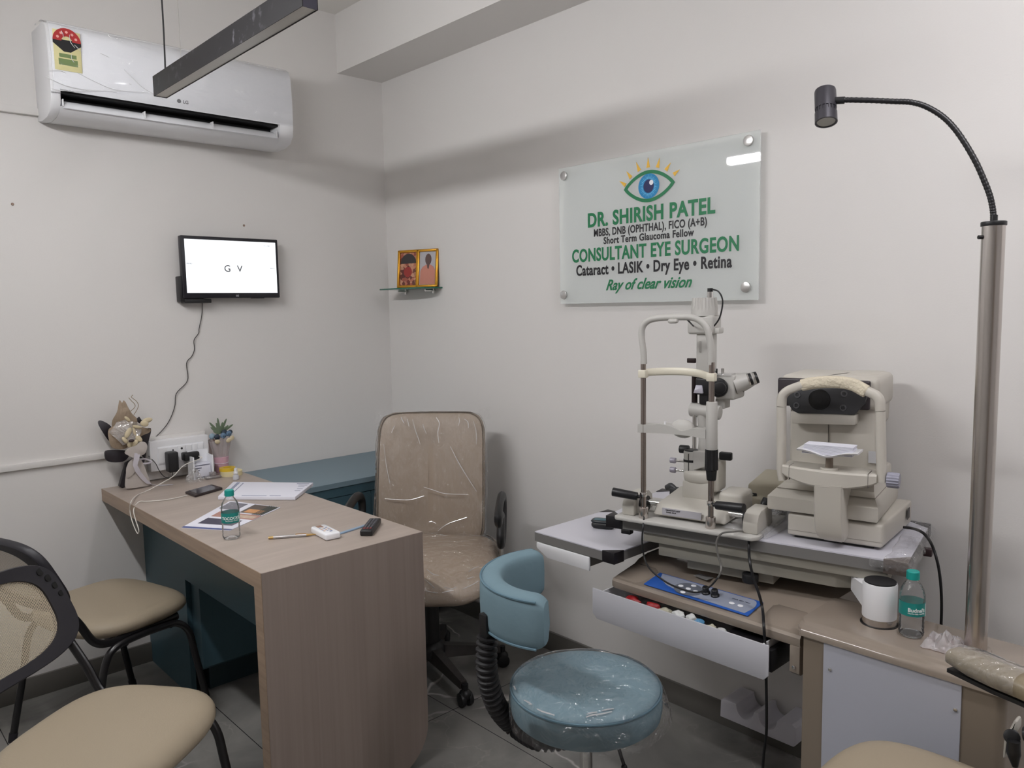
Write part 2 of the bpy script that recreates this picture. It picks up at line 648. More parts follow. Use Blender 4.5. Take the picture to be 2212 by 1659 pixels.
def pendant(x0, x1, y0, y1, z, hgt, lit, label, cord_y, wire_y, strength=0):
    t = thing('pendant_lamp', label, 'lamp', frame((x0 + x1) / 2, (y0 + y1) / 2, z, 0))
    th = .002
    if lit:
        obj('housing', MB().box(x0, x1, y0, y1, z + hgt * .75, z + hgt, r=.001), M_LAMPBODY, t, ID)
        obj('diffuser', MB().box(x0, x1, y0 + .01, y1 - .01, z, z + hgt * .75 - .0005, r=.006), lit_mat('lit_diffuser', strength, (.985, .985, 1., 1) if x0 < -1.5 else (.975, .96, 1., 1)), t, ID)
    else:
        m = MB()
        m.box(x0, x0 + th, y0, y1, z, z + hgt).box(x1 - th, x1, y0, y1, z, z + hgt)
        m.box(x0 + th, x1 - th, y0 + th, y1 - th, z + hgt - th, z + hgt)
        obj('housing', m, M_LAMPBODY, t, ID)
        obj('end_cap', MB().box(x0 + th, x1 - th, y0, y0 + th, z, z + hgt), mat('navy_end_cap', srgb(52, 50, 66), .45), t, ID)
        obj('end_cap', MB().box(x0 + th, x1 - th, y1 - th, y1, z, z + hgt), mat('navy_end_cap', srgb(52, 50, 66), .45), t, ID)
        obj('diffuser', MB().box(x0 + th, x1 - th, y0 + th, y1 - th, z + .002, z + .005), M_LAMPDIFF, t, ID)
    xc = (x0 + x1) / 2
    obj('power_cord', MB().tube([(xc, cord_y, z + hgt), (xc + .004, cord_y + .004, z + hgt + .2), (xc - .002, cord_y, CH)], .0028, 8), M_BLACK, t, ID)
    obj('suspension_wire', MB().tube([(xc, wire_y, z + hgt), (xc, wire_y, CH)], .0008, 6, smooth=False), M_CHROME, t, ID)
    obj('suspension_wire', MB().tube([(xc, y0 + (y1 - wire_y), z + hgt), (xc, y0 + (y1 - wire_y), CH)], .0008, 6, smooth=False), M_CHROME, t, ID)
    return t


pendant(-1.274, -1.232, -1.557, -.54, 2.15, .064, False, 'unlit black bar pendant lamp hanging in front of the air conditioner', -.60, -.74)
pendant(-2.045, -2.0, -2.05, -.72, 2.25, .055, True, 'lit bar pendant lamp hanging left of the unlit one, mirrored in the glass sign', -1.0, -1.1, LAMP_A)
pendant(-1.05, -.97, -4.1, -2.85, 2.42, .075, True, 'lit bar pendant lamp hanging over the examination chair', -3.0, -3.1, LAMP_B)

# ------------------------------------------------------------------ air conditioner
AX0, AX1 = -1.500, -.592
t = thing('air_conditioner', 'white wall mounted split air conditioner high on the left wall', 'air conditioner', frame((AX0 + AX1) / 2, 0, 2.125, 0))
full = [(0, 2.132), (-.06, 2.124), (-.13, 2.126), (-.175, 2.138), (-.199, 2.165), (-.206, 2.2), (-.207, 2.30), (-.2, 2.4), (-.185, 2.432), (-.16, 2.444), (0, 2.448)]
m = MB()
m.prism(full, AX0, -1.468, 0, r=.006, only_caps=True)
m.prism(full, -.655, AX1, 0, r=.006, only_caps=True)
m.prism([(0, 2.132), (-.06, 2.124), (-.13, 2.126), (-.175, 2.138), (-.192, 2.156), (-.15, 2.163), (-.12, 2.17), (-.12, 2.215), (-.2, 2.215), (-.2, 2.4), (-.185, 2.432), (-.16, 2.444), (0, 2.448)], -1.47, -.653, 0)
obj('body', m, M_WHITE, t, ID)
fp = [(-.206, 2.206), (-.2095, 2.212), (-.211, 2.30), (-.204, 2.402), (-.189, 2.434), (-.164, 2.447), (-.13, 2.4485), (-.13, 2.4465), (-.18, 2.43), (-.2, 2.4), (-.2065, 2.3), (-.205, 2.212)]
obj('front_panel', MB().prism(fp, AX0 + .010, AX1 - .004, 0, r=.0008, only_caps=True), M_WHITEG, t, ID)
dk = mat('dark_outlet', srgb(14, 14, 16), .7)
obj('air_outlet', MB().box(-1.467, -.656, -.121, -.117, 2.166, 2.214).box(-1.467, -.656, -.19, -.12, 2.2, 2.213), dk, t, ID)
lv = MB()
lv.surf(lambda u, v: Vector((-1.462 + u * .80, -.197 + .035 * v, 2.151 + .03 * v + .006 * math.sin(v * PI))), 20, 6, thick=.003)
lo = obj('louver', lv, M_WHITEG, t, ID)
for x in (-1.462, -1.19, -.935, -.665):
    obj('louver_clip', MB().box(x - .002, x + .002, -.2, -.165, 2.155, 2.18, r=.0015), M_WHITE, lo, ID)
gm = mat('logo_grey', srgb(120, 120, 124), .5)
lg = text_bm('LG', .017, on_wall(-1.042, -.2105, 2.228, 'left'), bold=.0003)
lg.disc((-1.067, -.2100, 2.234), .0075, (0, -1, 0), th=.0012)
obj('logo', lg, gm, t, ID)
obj('printed_text', text_bm('5 Yrs Warranty 10X10', .008, on_wall(-.66, -.2085, 2.222, 'left')), gm, t, ID)
obj('printed_text', text_bm('Inverter', .010, on_wall(-1.484, -.209, 2.193, 'left')), gm, t, ID)
obj('printed_text', text_bm('Himalaya Cool', .007, on_wall(-1.45, -.209, 2.206, 'left')), gm, t, ID)
# energy label
yv = -.2128
st = MB()
for (px, py) in ():
    pass
LX = lambda x: -1.440 + (x + 1.438) * 1.42
LZ = lambda z: 2.340 + (z - 2.352) * 1.42
lab = MB().box(LX(-1.468), LX(-1.408), -.2132, -.2122, LZ(2.305), LZ(2.40), r=.0004)
lo = obj('energy_label', lab, mat('label_yellow', srgb(222, 214, 160), .4), t, ID)


def fan(cx, cz, r0, r1, a0, a1, y, n=16):
    p = [(cx + r1 * math.cos(math.radians(a0 + (a1 - a0) * k / n)), cz + r1 * math.sin(math.radians(a0 + (a1 - a0) * k / n))) for k in range(n + 1)]
    p += [(cx + r0 * math.cos(math.radians(a1 + (a0 - a1) * k / n)), cz + r0 * math.sin(math.radians(a1 + (a0 - a1) * k / n))) for k in range(n + 1)]
    return p


obj('label_arch', MB().prism(fan(LX(-1.438), LZ(2.375), .017, .044, 0, 180, 0), -.2142, -.2132, 1), mat('label_red', srgb(178, 46, 46), .4), lo, ID)
obj('label_band', MB().prism([(LX(-1.469), LZ(2.378)), (LX(-1.407), LZ(2.378)), (LX(-1.407), LZ(2.368)), (-1.43, LZ(2.35)), (LX(-1.446), LZ(2.35)), (LX(-1.469), LZ(2.368))], -.2140, -.2132, 1), M_BLACK, lo, ID)
obj('label_text', MB().box(LX(-1.457), LX(-1.419), -.2138, -.2130, LZ(2.336), LZ(2.345)).box(LX(-1.459), LX(-1.417), -.2136, -.2130, LZ(2.318), LZ(2.333)), mat('label_green', srgb(120, 140, 90), .5), lo, ID)
so = MB()
for k in range(5):
    a = math.radians(22 + 34 * k)
    so.disc((LX(-1.438) + .0305 * math.cos(a), -.2141, LZ(2.375) + .0305 * math.sin(a)), .005, (0, -1, 0), 5, .0008)
obj('label_star', so, mat('label_pink', srgb(235, 170, 160), .4), lo, ID)
M_FILM = film_mat('protective_film', .03, .9, 5, stretch=(1.2, 1, 3.), milky=.03, rough=.05)


def ac_film(u, v):
    x = AX0 - .006 + u * (AX1 - AX0 + .01)
    s = 5.1 + v * 4.5
    k = min(int(s), len(full) - 2)
    f = s - k
    y = full[k][0] * (1 - f) + full[k + 1][0] * f
    z = full[k][1] * (1 - f) + full[k + 1][1] * f
    b = .004 + .005 * abs(noise.noise(Vector((x * 14, z * 30, 1))))
    return Vector((x, y - b - .002, z + (.004 if v > .9 else 0)))


obj('plastic_film', MB().surf(lambda u, v: ac_film(u, v), 110, 40), M_FILM, t, ID)
fm = MB()
creases(fm, [[(161, 97), (167, 103), (174, 111)], [(154, 117), (155, 127), (160, 135)], [(217, 115), (226, 119), (236, 124)], [(132, 66), (136, 74), (137, 82)],
             [(167, 157), (205, 176), (248, 193), (320, 200)], [(268, 150), (290, 172), (310, 190), (352, 214)], [(98, 165), (140, 184), (190, 194), (255, 196)],
             [(150, 75), (152, 90), (162, 104)], [(110, 190), (135, 196), (200, 196)], [(240, 197), (252, 199)], [(279, 181), (284, 183)], [(102, 152), (128, 152), (142, 158)]],
        lambda x, y: at(x, y, 1, -.219), .0010)
obj('film_creases', fm, film_mat('white_film_fold', .06, 0., 1, rough=.2, milky=.8, body=(.97, .97, .98, 1)), t, ID)

# ------------------------------------------------------------------ monitor
t = thing('wall_monitor', 'small black framed monitor on the left wall showing white screen', 'monitor', frame(-.828, -.03, 1.5, 0))
mx0, mx1, mz0, mz1 = -1.037, -.617, 1.490, 1.744
m = MB()
m.box(mx0, mx1, -.06, -.028, mz0, mz1, r=.004)
m.box(mx0 + .05, mx1 - .05, -.03, -.018, mz0 + .03, mz1 - .03, r=.004)
obj('case', m, mat('monitor_black', srgb(28, 27, 34), .35), t, ID)
scr = obj('screen', MB().box(mx0 + .014, mx1 - .012, -.0605, -.058, mz0 + .021, mz1 - .014), lit_mat('screen_light', 1.35, (.93, .965, 1, 1)), t, ID)
dkt = mat('screen_text', srgb(55, 58, 66), .6)
obj('screen_letter', text_bm('G', .040, on_wall(-.850, -.0612, 1.600, 'left')), dkt, scr, ID)
obj('screen_letter', text_bm('V', .040, on_wall(-.796, -.0612, 1.600, 'left')), dkt, scr, ID)
g2 = mat('screen_text_grey', srgb(150, 155, 165), .6)
tb = text_bm('MENU', .008, on_wall(-1.008, -.0612, 1.628, 'left'))
tb2 = text_bm('BACK', .008, on_wall(-.648, -.0612, 1.615, 'left'))
tb3 = text_bm('EYE CHART', .006, on_wall(-.668, -.0612, 1.712, 'left'))
for q in (tb, tb2, tb3):
    obj('screen_text', q, g2, scr, ID)
obj('logo', text_bm('LG', .010, on_wall(-.812, -.0604, 1.496, 'left'), bold=.0003), mat('logo_white', srgb(200, 200, 205), .4), t, ID)
obj('control_button', MB().box(-.75, -.69, -.058, -.05, 1.4875, 1.491, r=.001), M_BLACK, t, ID)
obj('wall_bracket', MB().box(-1.03, -.92, -.05, 0, 1.470, 1.487, r=.003).box(-1.046, -.95, -.045, 0, 1.475, 1.58, r=.004).box(-.95, -.72, -.02, 0, 1.55, 1.68), M_BLACK, t, ID)
cp = [(437, 648), (436, 680), (430, 710), (429, 720), (419, 735), (420, 755), (414, 770), (403, 785), (405, 822), (381, 850), (377, 880), (362, 915), (335, 945), (322, 950)]
o = obj('monitor_cable', MB().tube([at(x, y, 1, -.006) for x, y in cp], .0017, 8), mat('cord_dark', srgb(60, 56, 54), .5))
tag(o, 'thin dark cable hanging from the monitor down to the switchboard', 'cable')

# ------------------------------------------------------------------ sign
def eye_pt(px, py):
    p = at(px, py, 0, -.031)
    return (p.y, p.z)


X0 = -.0305
t = thing('glass_sign', 'frosted glass sign of an eye surgeon on the right wall with green lettering', 'sign', frame(-.03, -1.632, 1.44, -90))
SY0, SY1, SZ0, SZ1 = -1.213, -2.052, 1.438, 1.951
gm_ = film_mat('frosted_glass', amount=.03, bump=0., tint=(.96, .975, .97, 1), rough=.02, milky=.40, body=(.90, .93, .915, 1))
obj('glass_panel', MB().box(-.030, -.024, SY1, SY0, SZ0, SZ1, r=.0006, seg=1), gm_, t, ID)
for (px, py) in ((1219, 380), (1618, 304), (1612, 620), (1219, 637)):
    p = at(px, py, 0, -.03)
    q = obj('standoff', MB().cyl((0, p.y, p.z), (-.024, p.y, p.z), .0085, seg=20), M_CHROME, t, ID)
    obj('standoff_cap', MB().cyl((-.030, p.y, p.z), (-.037, p.y, p.z), .0165, seg=28, bev=.0015), mat('brushed_cap', (.62, .61, .6, 1), .3, 1.), q, ID)
GREEN = mat('sign_green', srgb(22, 118, 74), .45)
INK = mat('sign_black', srgb(22, 20, 26), .45)


def sign_text(body, xa, ya, xb, yb, cap, m, bold=.0015, shear=0., name='lettering'):
    """fit a line of lettering between two pixel ends of its baseline"""
    a, b = at(xa, ya, 0, X0), at(xb, yb, 0, X0)
    size = cap / .70
    tmp = text_bm(body, size, Matrix(), bold=bold, align='LEFT', shear=shear, space=1.07 if not shear else 1.)
    xs_ = [v.co.x for v in tmp.bm.verts]
    w0 = max(xs_) - min(xs_)
    mn = min(xs_)
    k = (a.y - b.y) / w0
    tmp.bm.transform(on_wall(X0, a.y + 0, (a.z + b.z) / 2, 'right') @ Matrix.Diagonal((k, 1, 1, 1)) @ Matrix.Translation((-mn, 0, 0)))
    return obj(name, tmp, m, t, ID)


sign_text('DR. SHIRISH PATEL', 1270, 489, 1545, 461, .049, GREEN, .0024)
sign_text('MBBS, DNB (OPHTHAL), FICO (A+B)', 1283, 510, 1527, 487, .026, INK, .0009)
sign_text('Short Term Glaucoma Fellow', 1304, 527, 1499, 509, .024, INK, .0009)
sign_text('CONSULTANT EYE SURGEON', 1236, 567, 1596, 540, .046, GREEN, .0019)
sign_text('Cataract • LASIK • Dry Eye • Retina', 1245, 596, 1581, 576, .038, INK, .0015)
sign_text('Ray of clear vision', 1309, 630, 1495, 616, .037, GREEN, .0012, shear=.45)
# eye emblem, drawn in the plane of the glass
cy, cz = eye_pt(1401, 402)


def almond(hw, hh, n=24):
    top = [(cy + hw - 2 * hw * k / n, cz + hh * math.sin(PI * k / n) ** .8) for k in range(n + 1)]
    bot = [(cy - hw + 2 * hw * k / n, cz - hh * math.sin(PI * k / n) ** .8) for k in range(1, n)]
    return top + bot


def ringprism(outer, inner, x0, x1):
    b = MB()
    n = len(outer)
    R = [[Vector((x0, *p)) for p in outer], [Vector((x1, *p)) for p in outer], [Vector((x1, *p)) for p in inner], [Vector((x0, *p)) for p in inner]]
    R.append(R[0])
    return b.loft(R, True, False)


em = obj('eye_outline', ringprism(almond(.108, .054), almond(.092, .042), -.0302, -.0312), GREEN, t, ID)
obj('iris', MB().prism([(cy + .044 * math.cos(2 * PI * k / 40), cz + .0425 * math.sin(2 * PI * k / 40)) for k in range(40)], -.0308, -.0301, 0), mat('iris_blue', srgb(20, 130, 185), .45), em, ID)
rays = MB()
for k in range(36):
    a = 2 * PI * k / 36
    r0, r1 = .025, .034 + .004 * (k % 2)
    c, s = math.cos(a), math.sin(a)
    w = .0011
    rays.prism([(cy + r0 * c - w * s, cz + r0 * s + w * c), (cy + r0 * c + w * s, cz + r0 * s - w * c), (cy + r1 * c, cz + r1 * s * 1.05)], -.0312, -.0307, 0)
obj('iris_rays', rays, mat('iris_light', srgb(120, 200, 235), .45), em, ID)
obj('pupil', MB().prism([(cy + .0215 * math.cos(2 * PI * k / 32), cz + .0225 * math.sin(2 * PI * k / 32)) for k in range(32)], -.0314, -.0306, 0), mat('pupil_navy', srgb(24, 30, 84), .4), em, ID)
obj('glint', MB().prism([(cy - .012 + .0085 * math.cos(2 * PI * k / 24), cz + .011 + .0085 * math.sin(2 * PI * k / 24)) for k in range(24)], -.032, -.0312, 0), M_WHITEG, em, ID)
for (bx0, by0, bx1, by1) in ((1338, 391, 1351, 400), (1353, 370, 1363, 384), (1374, 350, 1381, 369), (1400, 340, 1400, 362), (1425, 341, 1420, 362), (1449, 351, 1438, 368), (1468, 366, 1455, 377)):
    ty, tz = eye_pt(bx0, by0)
    by_, bz_ = eye_pt(bx1, by1)
    dv = Vector((by_ - ty, bz_ - tz)); pn = Vector((-dv.y, dv.x)).normalized() * .0075
    obj('lash', MB().prism([(ty, tz), (by_ + pn.x, bz_ + pn.y), (by_ - pn.x, bz_ - pn.y)], -.0312, -.0302, 0), mat('sign_gold', srgb(226, 178, 62), .45), em, ID)

# ------------------------------------------------------------------ glass shelf with picture frame
t = thing('glass_shelf', 'small clear glass shelf on the right wall near the corner', 'shelf', frame(0, -.27, 1.52, -90))
GE = mat('green_glass_edge', srgb(40, 120, 100), .15, trans=.3)
obj('glass_plate', MB().prism([(0, -.10), (-.12, -.10), (-.125, -.2), (-.122, -.34), (-.10, -.44), (0, -.44)], 1.522, 1.528, 2, r=.0008), GE, t, ID)
for y in (-.165, -.385):
    obj('shelf_bracket', MB().cyl((0, y, 1.514), (-.06, y, 1.514), .005, seg=14).cyl((-.012, y, 1.522), (-.012, y, 1.50), .006, seg=14), M_CHROME, t, ID)
FR = frame(-.092, -.215, 1.528, -69)
t = thing('picture_frame', 'gold double picture frame leaning on the glass shelf', 'picture frame', FR)
TILT = Matrix.Rotation(math.radians(-6), 4, 'X')
GOLD = mat('gold_frame', srgb(205, 150, 50), .32, .75)
fw, fh = .222, .178


def bar(m, x0, x1, z0, z1, y=-.012):
    m.box(x0, x1, y, 0, z0, z1, r=.003, M=TILT)


m = MB()
bar(m, 0, fw, 0, .012); bar(m, 0, fw, fh - .012, fh); bar(m, 0, .012, 0, fh); bar(m, fw - .012, fw, 0, fh); bar(m, .104, .120, 0, fh)
obj('frame', m, GOLD, t)
obj('backing', MB().box(.003, fw - .003, 0, .008, .003, fh - .003, M=TILT).box(.09, .13, .008, .03, 0, .02, M=TILT), mat('frame_back', srgb(70, 60, 50), .7), t)


def blotch_mat(name, cols, scale):
    m = bpy.data.materials.new(name)
    m.use_nodes = True
    nt = m.node_tree
    b = nt.nodes['Principled BSDF']
    tc = nt.nodes.new('ShaderNodeTexCoord')
    v = nt.nodes.new('ShaderNodeTexVoronoi'); v.inputs['Scale'].default_value = scale
    v.feature = 'SMOOTH_F1'; v.inputs['Smoothness'].default_value = .3
    s = nt.nodes.new('ShaderNodeSeparateColor')
    cr = nt.nodes.new('ShaderNodeValToRGB')
    for i, c in enumerate(cols):
        e = cr.color_ramp.elements[i] if i < 2 else cr.color_ramp.elements.new(.5)
        e.color = c
    for i in range(len(cols)):
        cr.color_ramp.elements[i].position = i / (len(cols) - 1)
        cr.color_ramp.elements[i].color = cols[i]
    nt.links.new(tc.outputs['Object'], v.inputs['Vector'])
    nt.links.new(v.outputs['Color'], s.inputs[0]); nt.links.new(s.outputs[0], cr.inputs[0])
    nt.links.new(cr.outputs[0], b.inputs['Base Color'])
    b.inputs['Roughness'].default_value = .4
    return m


pic = obj('left_picture', MB().box(.012, .104, -.004, 0, .012, fh - .012, M=TILT), blotch_mat('busy_print', [srgb(120, 40, 34), srgb(70, 40, 34), srgb(170, 90, 70), srgb(200, 150, 120), srgb(110, 50, 44)], 70), t)
mm = MB().prism([(.015, .115), (.101, .115)] + [(.058 + .043 * math.cos(PI * k / 16), .115 + .046 * math.sin(PI * k / 16)) for k in range(1, 16)][::1], -.0055, -.004, 1, M=TILT)
obj('arch', mm, mat('print_dark', srgb(52, 44, 44), .4), pic)
obj('medallion', MB().prism([(.056 + .022 * math.cos(2 * PI * k / 24), .075 + .024 * math.sin(2 * PI * k / 24)) for k in range(24)], -.0056, -.004, 1, M=TILT), mat('print_red', srgb(150, 44, 38), .4), pic)
pic = obj('right_picture', MB().box(.120, fw - .012, -.004, 0, .012, fh - .012, M=TILT), mat('print_grey', srgb(178, 176, 180), .4), t)
obj('portrait_shirt', MB().prism([(.124, .014), (.206, .014), (.205, .08), (.196, .096), (.177, .106), (.168, .1), (.158, .106), (.138, .096), (.126, .078)], -.0052, -.004, 1, M=TILT), mat('print_shirt', srgb(196, 130, 112), .5, bump=.2, bscale=120), pic)
obj('portrait_head', MB().prism([(.168 + .0165 * math.cos(2 * PI * k / 24), .130 + .026 * math.sin(2 * PI * k / 24)) for k in range(24)], -.0058, -.004, 1, M=TILT)
    .prism([(.160, .112), (.176, .112), (.172, .09), (.168, .084), (.164, .09)], -.0056, -.004, 1, M=TILT), mat('print_skin', srgb(92, 70, 66), .5), pic)
# ------------------------------------------------------------------ desk
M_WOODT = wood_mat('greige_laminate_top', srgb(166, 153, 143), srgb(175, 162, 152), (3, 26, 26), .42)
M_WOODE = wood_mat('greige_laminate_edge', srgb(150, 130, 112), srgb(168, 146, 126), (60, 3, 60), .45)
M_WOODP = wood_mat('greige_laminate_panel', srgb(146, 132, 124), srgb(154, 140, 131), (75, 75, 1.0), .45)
M_TEAL = mat('teal_laminate', srgb(62, 88, 98), .4, spec=.4)
M_TEALL = mat('grey_blue_laminate', srgb(112, 132, 142), .45)
DT = .75
DX0, DX1, DY = -1.377, -.857, -1.40
t = thing('consultation_desk', 'wood laminate desk with teal underside against the left wall', 'desk', frame(-1.117, -.7, 0, 0))
m = MB()
m.box(DX0, DX1, DY, -.001, DT - .048, DT, r=.0008, seg=1)
obj('desktop', m, M_WOODT, t, ID)
# edge band and end panel: mitred waterfall
m = MB()
m.hexa([(DX0 - .0012, DY + .046, DT - .048), (DX0 - .0012, -.001, DT - .048), (DX0, -.001, DT - .048), (DX0, DY + .046, DT - .048),
        (DX0 - .0012, DY + .001, DT - .0006), (DX0 - .0012, -.001, DT - .0006), (DX0, -.001, DT - .0006), (DX0, DY + .001, DT - .0006)])
m.hexa([(DX0 - .0012, DY + .001, 0), (DX0 - .0012, DY + .046, 0), (DX0, DY + .046, 0), (DX0, DY + .001, 0),
        (DX0 - .0012, DY + .001, DT - .0006), (DX0 - .0012, DY + .046, DT - .048), (DX0, DY + .046, DT - .048), (DX0, DY + .001, DT - .0006)])
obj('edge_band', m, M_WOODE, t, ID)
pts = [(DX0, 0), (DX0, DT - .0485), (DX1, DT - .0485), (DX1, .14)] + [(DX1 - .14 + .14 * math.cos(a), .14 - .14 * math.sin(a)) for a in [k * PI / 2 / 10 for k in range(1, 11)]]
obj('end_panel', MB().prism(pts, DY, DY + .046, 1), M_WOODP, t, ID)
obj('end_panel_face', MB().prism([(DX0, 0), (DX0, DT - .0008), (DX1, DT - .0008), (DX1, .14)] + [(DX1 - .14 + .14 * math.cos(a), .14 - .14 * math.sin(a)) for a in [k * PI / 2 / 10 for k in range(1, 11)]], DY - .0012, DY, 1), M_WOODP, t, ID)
obj('modesty_panel', MB().prism([(DY + .046, .455), (-.44, .455), (-.44, 0), (-.001, 0), (-.001, DT - .0485), (DY + .046, DT - .0485)], -1.235, -1.217, 0), M_TEAL, t, ID)

t = thing('low_cabinet', 'teal low cabinet with grey blue top along the left wall behind the desk', 'cabinet', frame(-.6, -.25, 0, 0))
obj('cabinet_top', MB().box(-.858, -.003, -.50, -.002, .70, .722, r=.0008, seg=1), M_TEALL, t, ID)
obj('carcass', MB().box(-1.216, -.003, -.455, -.002, .10, .6965), M_TEAL, t, ID)
obj('plinth', MB().box(-1.16, -.003, -.42, -.05, 0, .0998), mat('teal_plinth', srgb(44, 62, 70), .5), t, ID)
obj('apron', MB().box(-.856, -.003, -.496, -.456, .662, .6995, r=.0005, seg=1), M_TEAL, t, ID)
for x0, x1 in ((-1.2165, -.86), (-.857, -.462), (-.459, -.005)):
    obj('cabinet_door', MB().box(x0, x1, -.494 if x0 > -1 else -.52, -.456, .135, .659, r=.0007, seg=1), M_TEAL, t, ID)

# ------------------------------------------------------------------ things on the desk


def upright(px, py, z):
    p = at(px, py, 2, z)
    return frame(p.x, p.y, z, 0)


def water_bottle(F, label, text, level, spin):
    """250 ml water bottle, .149 tall"""
    t = thing('water_bottle', label, 'bottle', F @ Matrix.Rotation(math.radians(spin), 4, 'Z'), 'small water bottles with teal caps')
    prof = [(0, .004), (.010, .0045), (.0155, .001), (.0215, .0015), (.0255, .006), (.0262, .012), (.0252, .019), (.0262, .024), (.0252, .030), (.0262, .035), (.0252, .041), (.0262, .046),
            (.0258, .052), (.0258, .082), (.0268, .086), (.0262, .096), (.0235, .108), (.0180, .119), (.0130, .1255), (.0115, .129), (.0115, .134)]
    obj('bottle_body', MB().lathe(prof, 40), film_mat('clear_bottle_plastic', .035, .25, 120, tint=(.975, .98, .985, 1), rough=.05, milky=.05), t)
    if level:
        wp = [(0, .005)] + [(r - .001, max(z, .005)) for r, z in prof[1:] if z < level] + [(.0245, level), (0, level)]
        obj('water', MB().lathe(wp, 40), film_mat('water', .02, 0, 1, tint=(.96, .975, .98, 1), rough=.02, milky=.02), t)
    cap = MB().lathe([(0, .149), (.0118, .149), (.0135, .1475), (.0138, .138), (.0138, .131), (.0128, .1305), (0, .1305)], 40)
    obj('cap', cap, mat('teal_cap', srgb(20, 150, 142), .4), t)
    rr = .0266
    lab = MB().surf(lambda u, v: Vector((rr * math.cos(u * 2 * PI), rr * math.sin(u * 2 * PI), .052 + v * .030)), 48, 2)
    lb = obj('bottle_label', lab, mat('teal_label', srgb(24, 132, 126), .45), t)

    def wrap(b, z, back=0):
        for v in b.bm.verts:
            a = -PI / 2 + v.co.x / rr
            v.co = Vector(((rr + .0004 + v.co.z) * math.cos(a), (rr + .0004 + v.co.z) * math.sin(a), z + v.co.y))
        return b
    wt = mat('label_white', srgb(228, 236, 236), .5)
    obj('label_print', wrap(text_bm(text, .0115, Matrix(), bold=.0003), .063), wt, lb)
    obj('label_print', wrap(text_bm('PACKAGED WATER', .0042, Matrix()), .0575), wt, lb)
    b = text_bm('|', .03, Matrix())
    for v in b.bm.verts:
        v.co.x += .026
    obj('label_print', wrap(b, .058), wt, lb)
    return t


p = at(508, 1166, 2, DT)
water_bottle(frame(p.x, p.y + .025, DT, 0), 'empty looking water bottle with teal cap standing on the desk', 'TOCOCKEL', 0, -15)

# note pad
pad = [at(471, 1080, 2, DT), at(504, 1048, 2, DT), at(677, 1050, 2, DT), at(638, 1081, 2, DT)]
t = thing('note_pad', 'thick white pad of printed forms lying on the desk', 'pad', frame(pad[0].x, pad[0].y, DT, 0))
obj('pages', MB().prism([(q.x, q.y) for q in pad], DT + .0005, DT + .014, 2, r=.002, seg=3), M_PAPER, t, ID)
e1 = (pad[3] - pad[0]); e2 = (pad[1] - pad[0])


def quadpt(P, u, v):
    a = P[0].lerp(P[3], u); b = P[1].lerp(P[2], u)
    return a.lerp(b, v)


def patch(P, u0, u1, v0, v1, z, th=.0004):
    q = [quadpt(P, u0, v0), quadpt(P, u1, v0), quadpt(P, u1, v1), quadpt(P, u0, v1)]
    return MB().prism([(a.x, a.y) for a in q], z, z + th, 2)


ink = mat('faint_print', srgb(150, 154, 176), .8)
for (u0, u1, v0, v1) in ((.06, .1, .06, .95), (.14, .155, .1, .9), (.30, .62, .03, .06), (.66, .8, .04, .07), (.82, .97, .88, .92), (.86, .97, .78, .81), (.88, .96, .66, .69), (.9, .97, .52, .55), (.9, .97, .38, .41)):
    obj('printed_line', patch(pad, u0, u1, v0, v1, DT + .014), ink, t, ID)

# magazine hanging over the near edge
mg = [at(392, 1141, 2, DT), at(497, 1083, 2, DT), at(606, 1097, 2, DT), at(497, 1147, 2, DT)]
t = thing('magazine', 'open colour brochure under the bottle hanging over the desk edge', 'magazine', frame(mg[0].x, mg[0].y, DT, 0))
obj('sheet', MB().prism([(q.x, q.y) for q in mg], DT + .0003, DT + .0022, 2), M_PAPER, t, ID)
for (u0, u1, v0, v1, c) in ((.0, 1, -.0, .045, (70, 84, 140)), (.16, .86, .16, .36, (68, 66, 84)), (.16, 1, .42, .60, (178, 134, 122)), (.52, .98, .64, .98, (92, 80, 72)), (.58, .9, .66, .80, (206, 150, 100)), (.05, .40, .70, .96, (120, 118, 128)), (.62, .96, .46, .56, (202, 180, 160))):
    obj('printed_block', patch(mg, u0, u1, v0, v1, DT + .0022, .0003 + .0002 * v0), mat('print_%d_%d' % (c[0], c[1]), srgb(*c), .5, var=.25, vscale=60), t, ID)
for k in range(6):
    obj('printed_stripe', patch(mg, .80 + k * .033, .815 + k * .033, .60, .99, DT + .0028, .0003), mat('print_green_black', srgb(34, 60, 58), .5), t, ID)

# phone + cable
ph = [at(400, 1067, 2, DT), at(422, 1075, 2, DT), at(481, 1058, 2, DT), at(458, 1051, 2, DT)]
t = thing('phone', 'dark phone charging on the desk next to the forms', 'phone', frame(ph[0].x, ph[0].y, DT, 0))
obj('phone_case', MB().prism([(q.x, q.y) for q in ph], DT + .0005, DT + .0095, 2, r=.0025, seg=3), mat('phone_case', srgb(44, 34, 34), .35), t, ID)
obj('phone_screen', MB().prism([(q.x, q.y) for q in (quadpt(ph, .12, .04), quadpt(ph, .88, .04), quadpt(ph, .88, .95), quadpt(ph, .12, .95))], DT + .0095, DT + .0102, 2), mat('phone_glass', srgb(66, 62, 66), .12), t, ID)

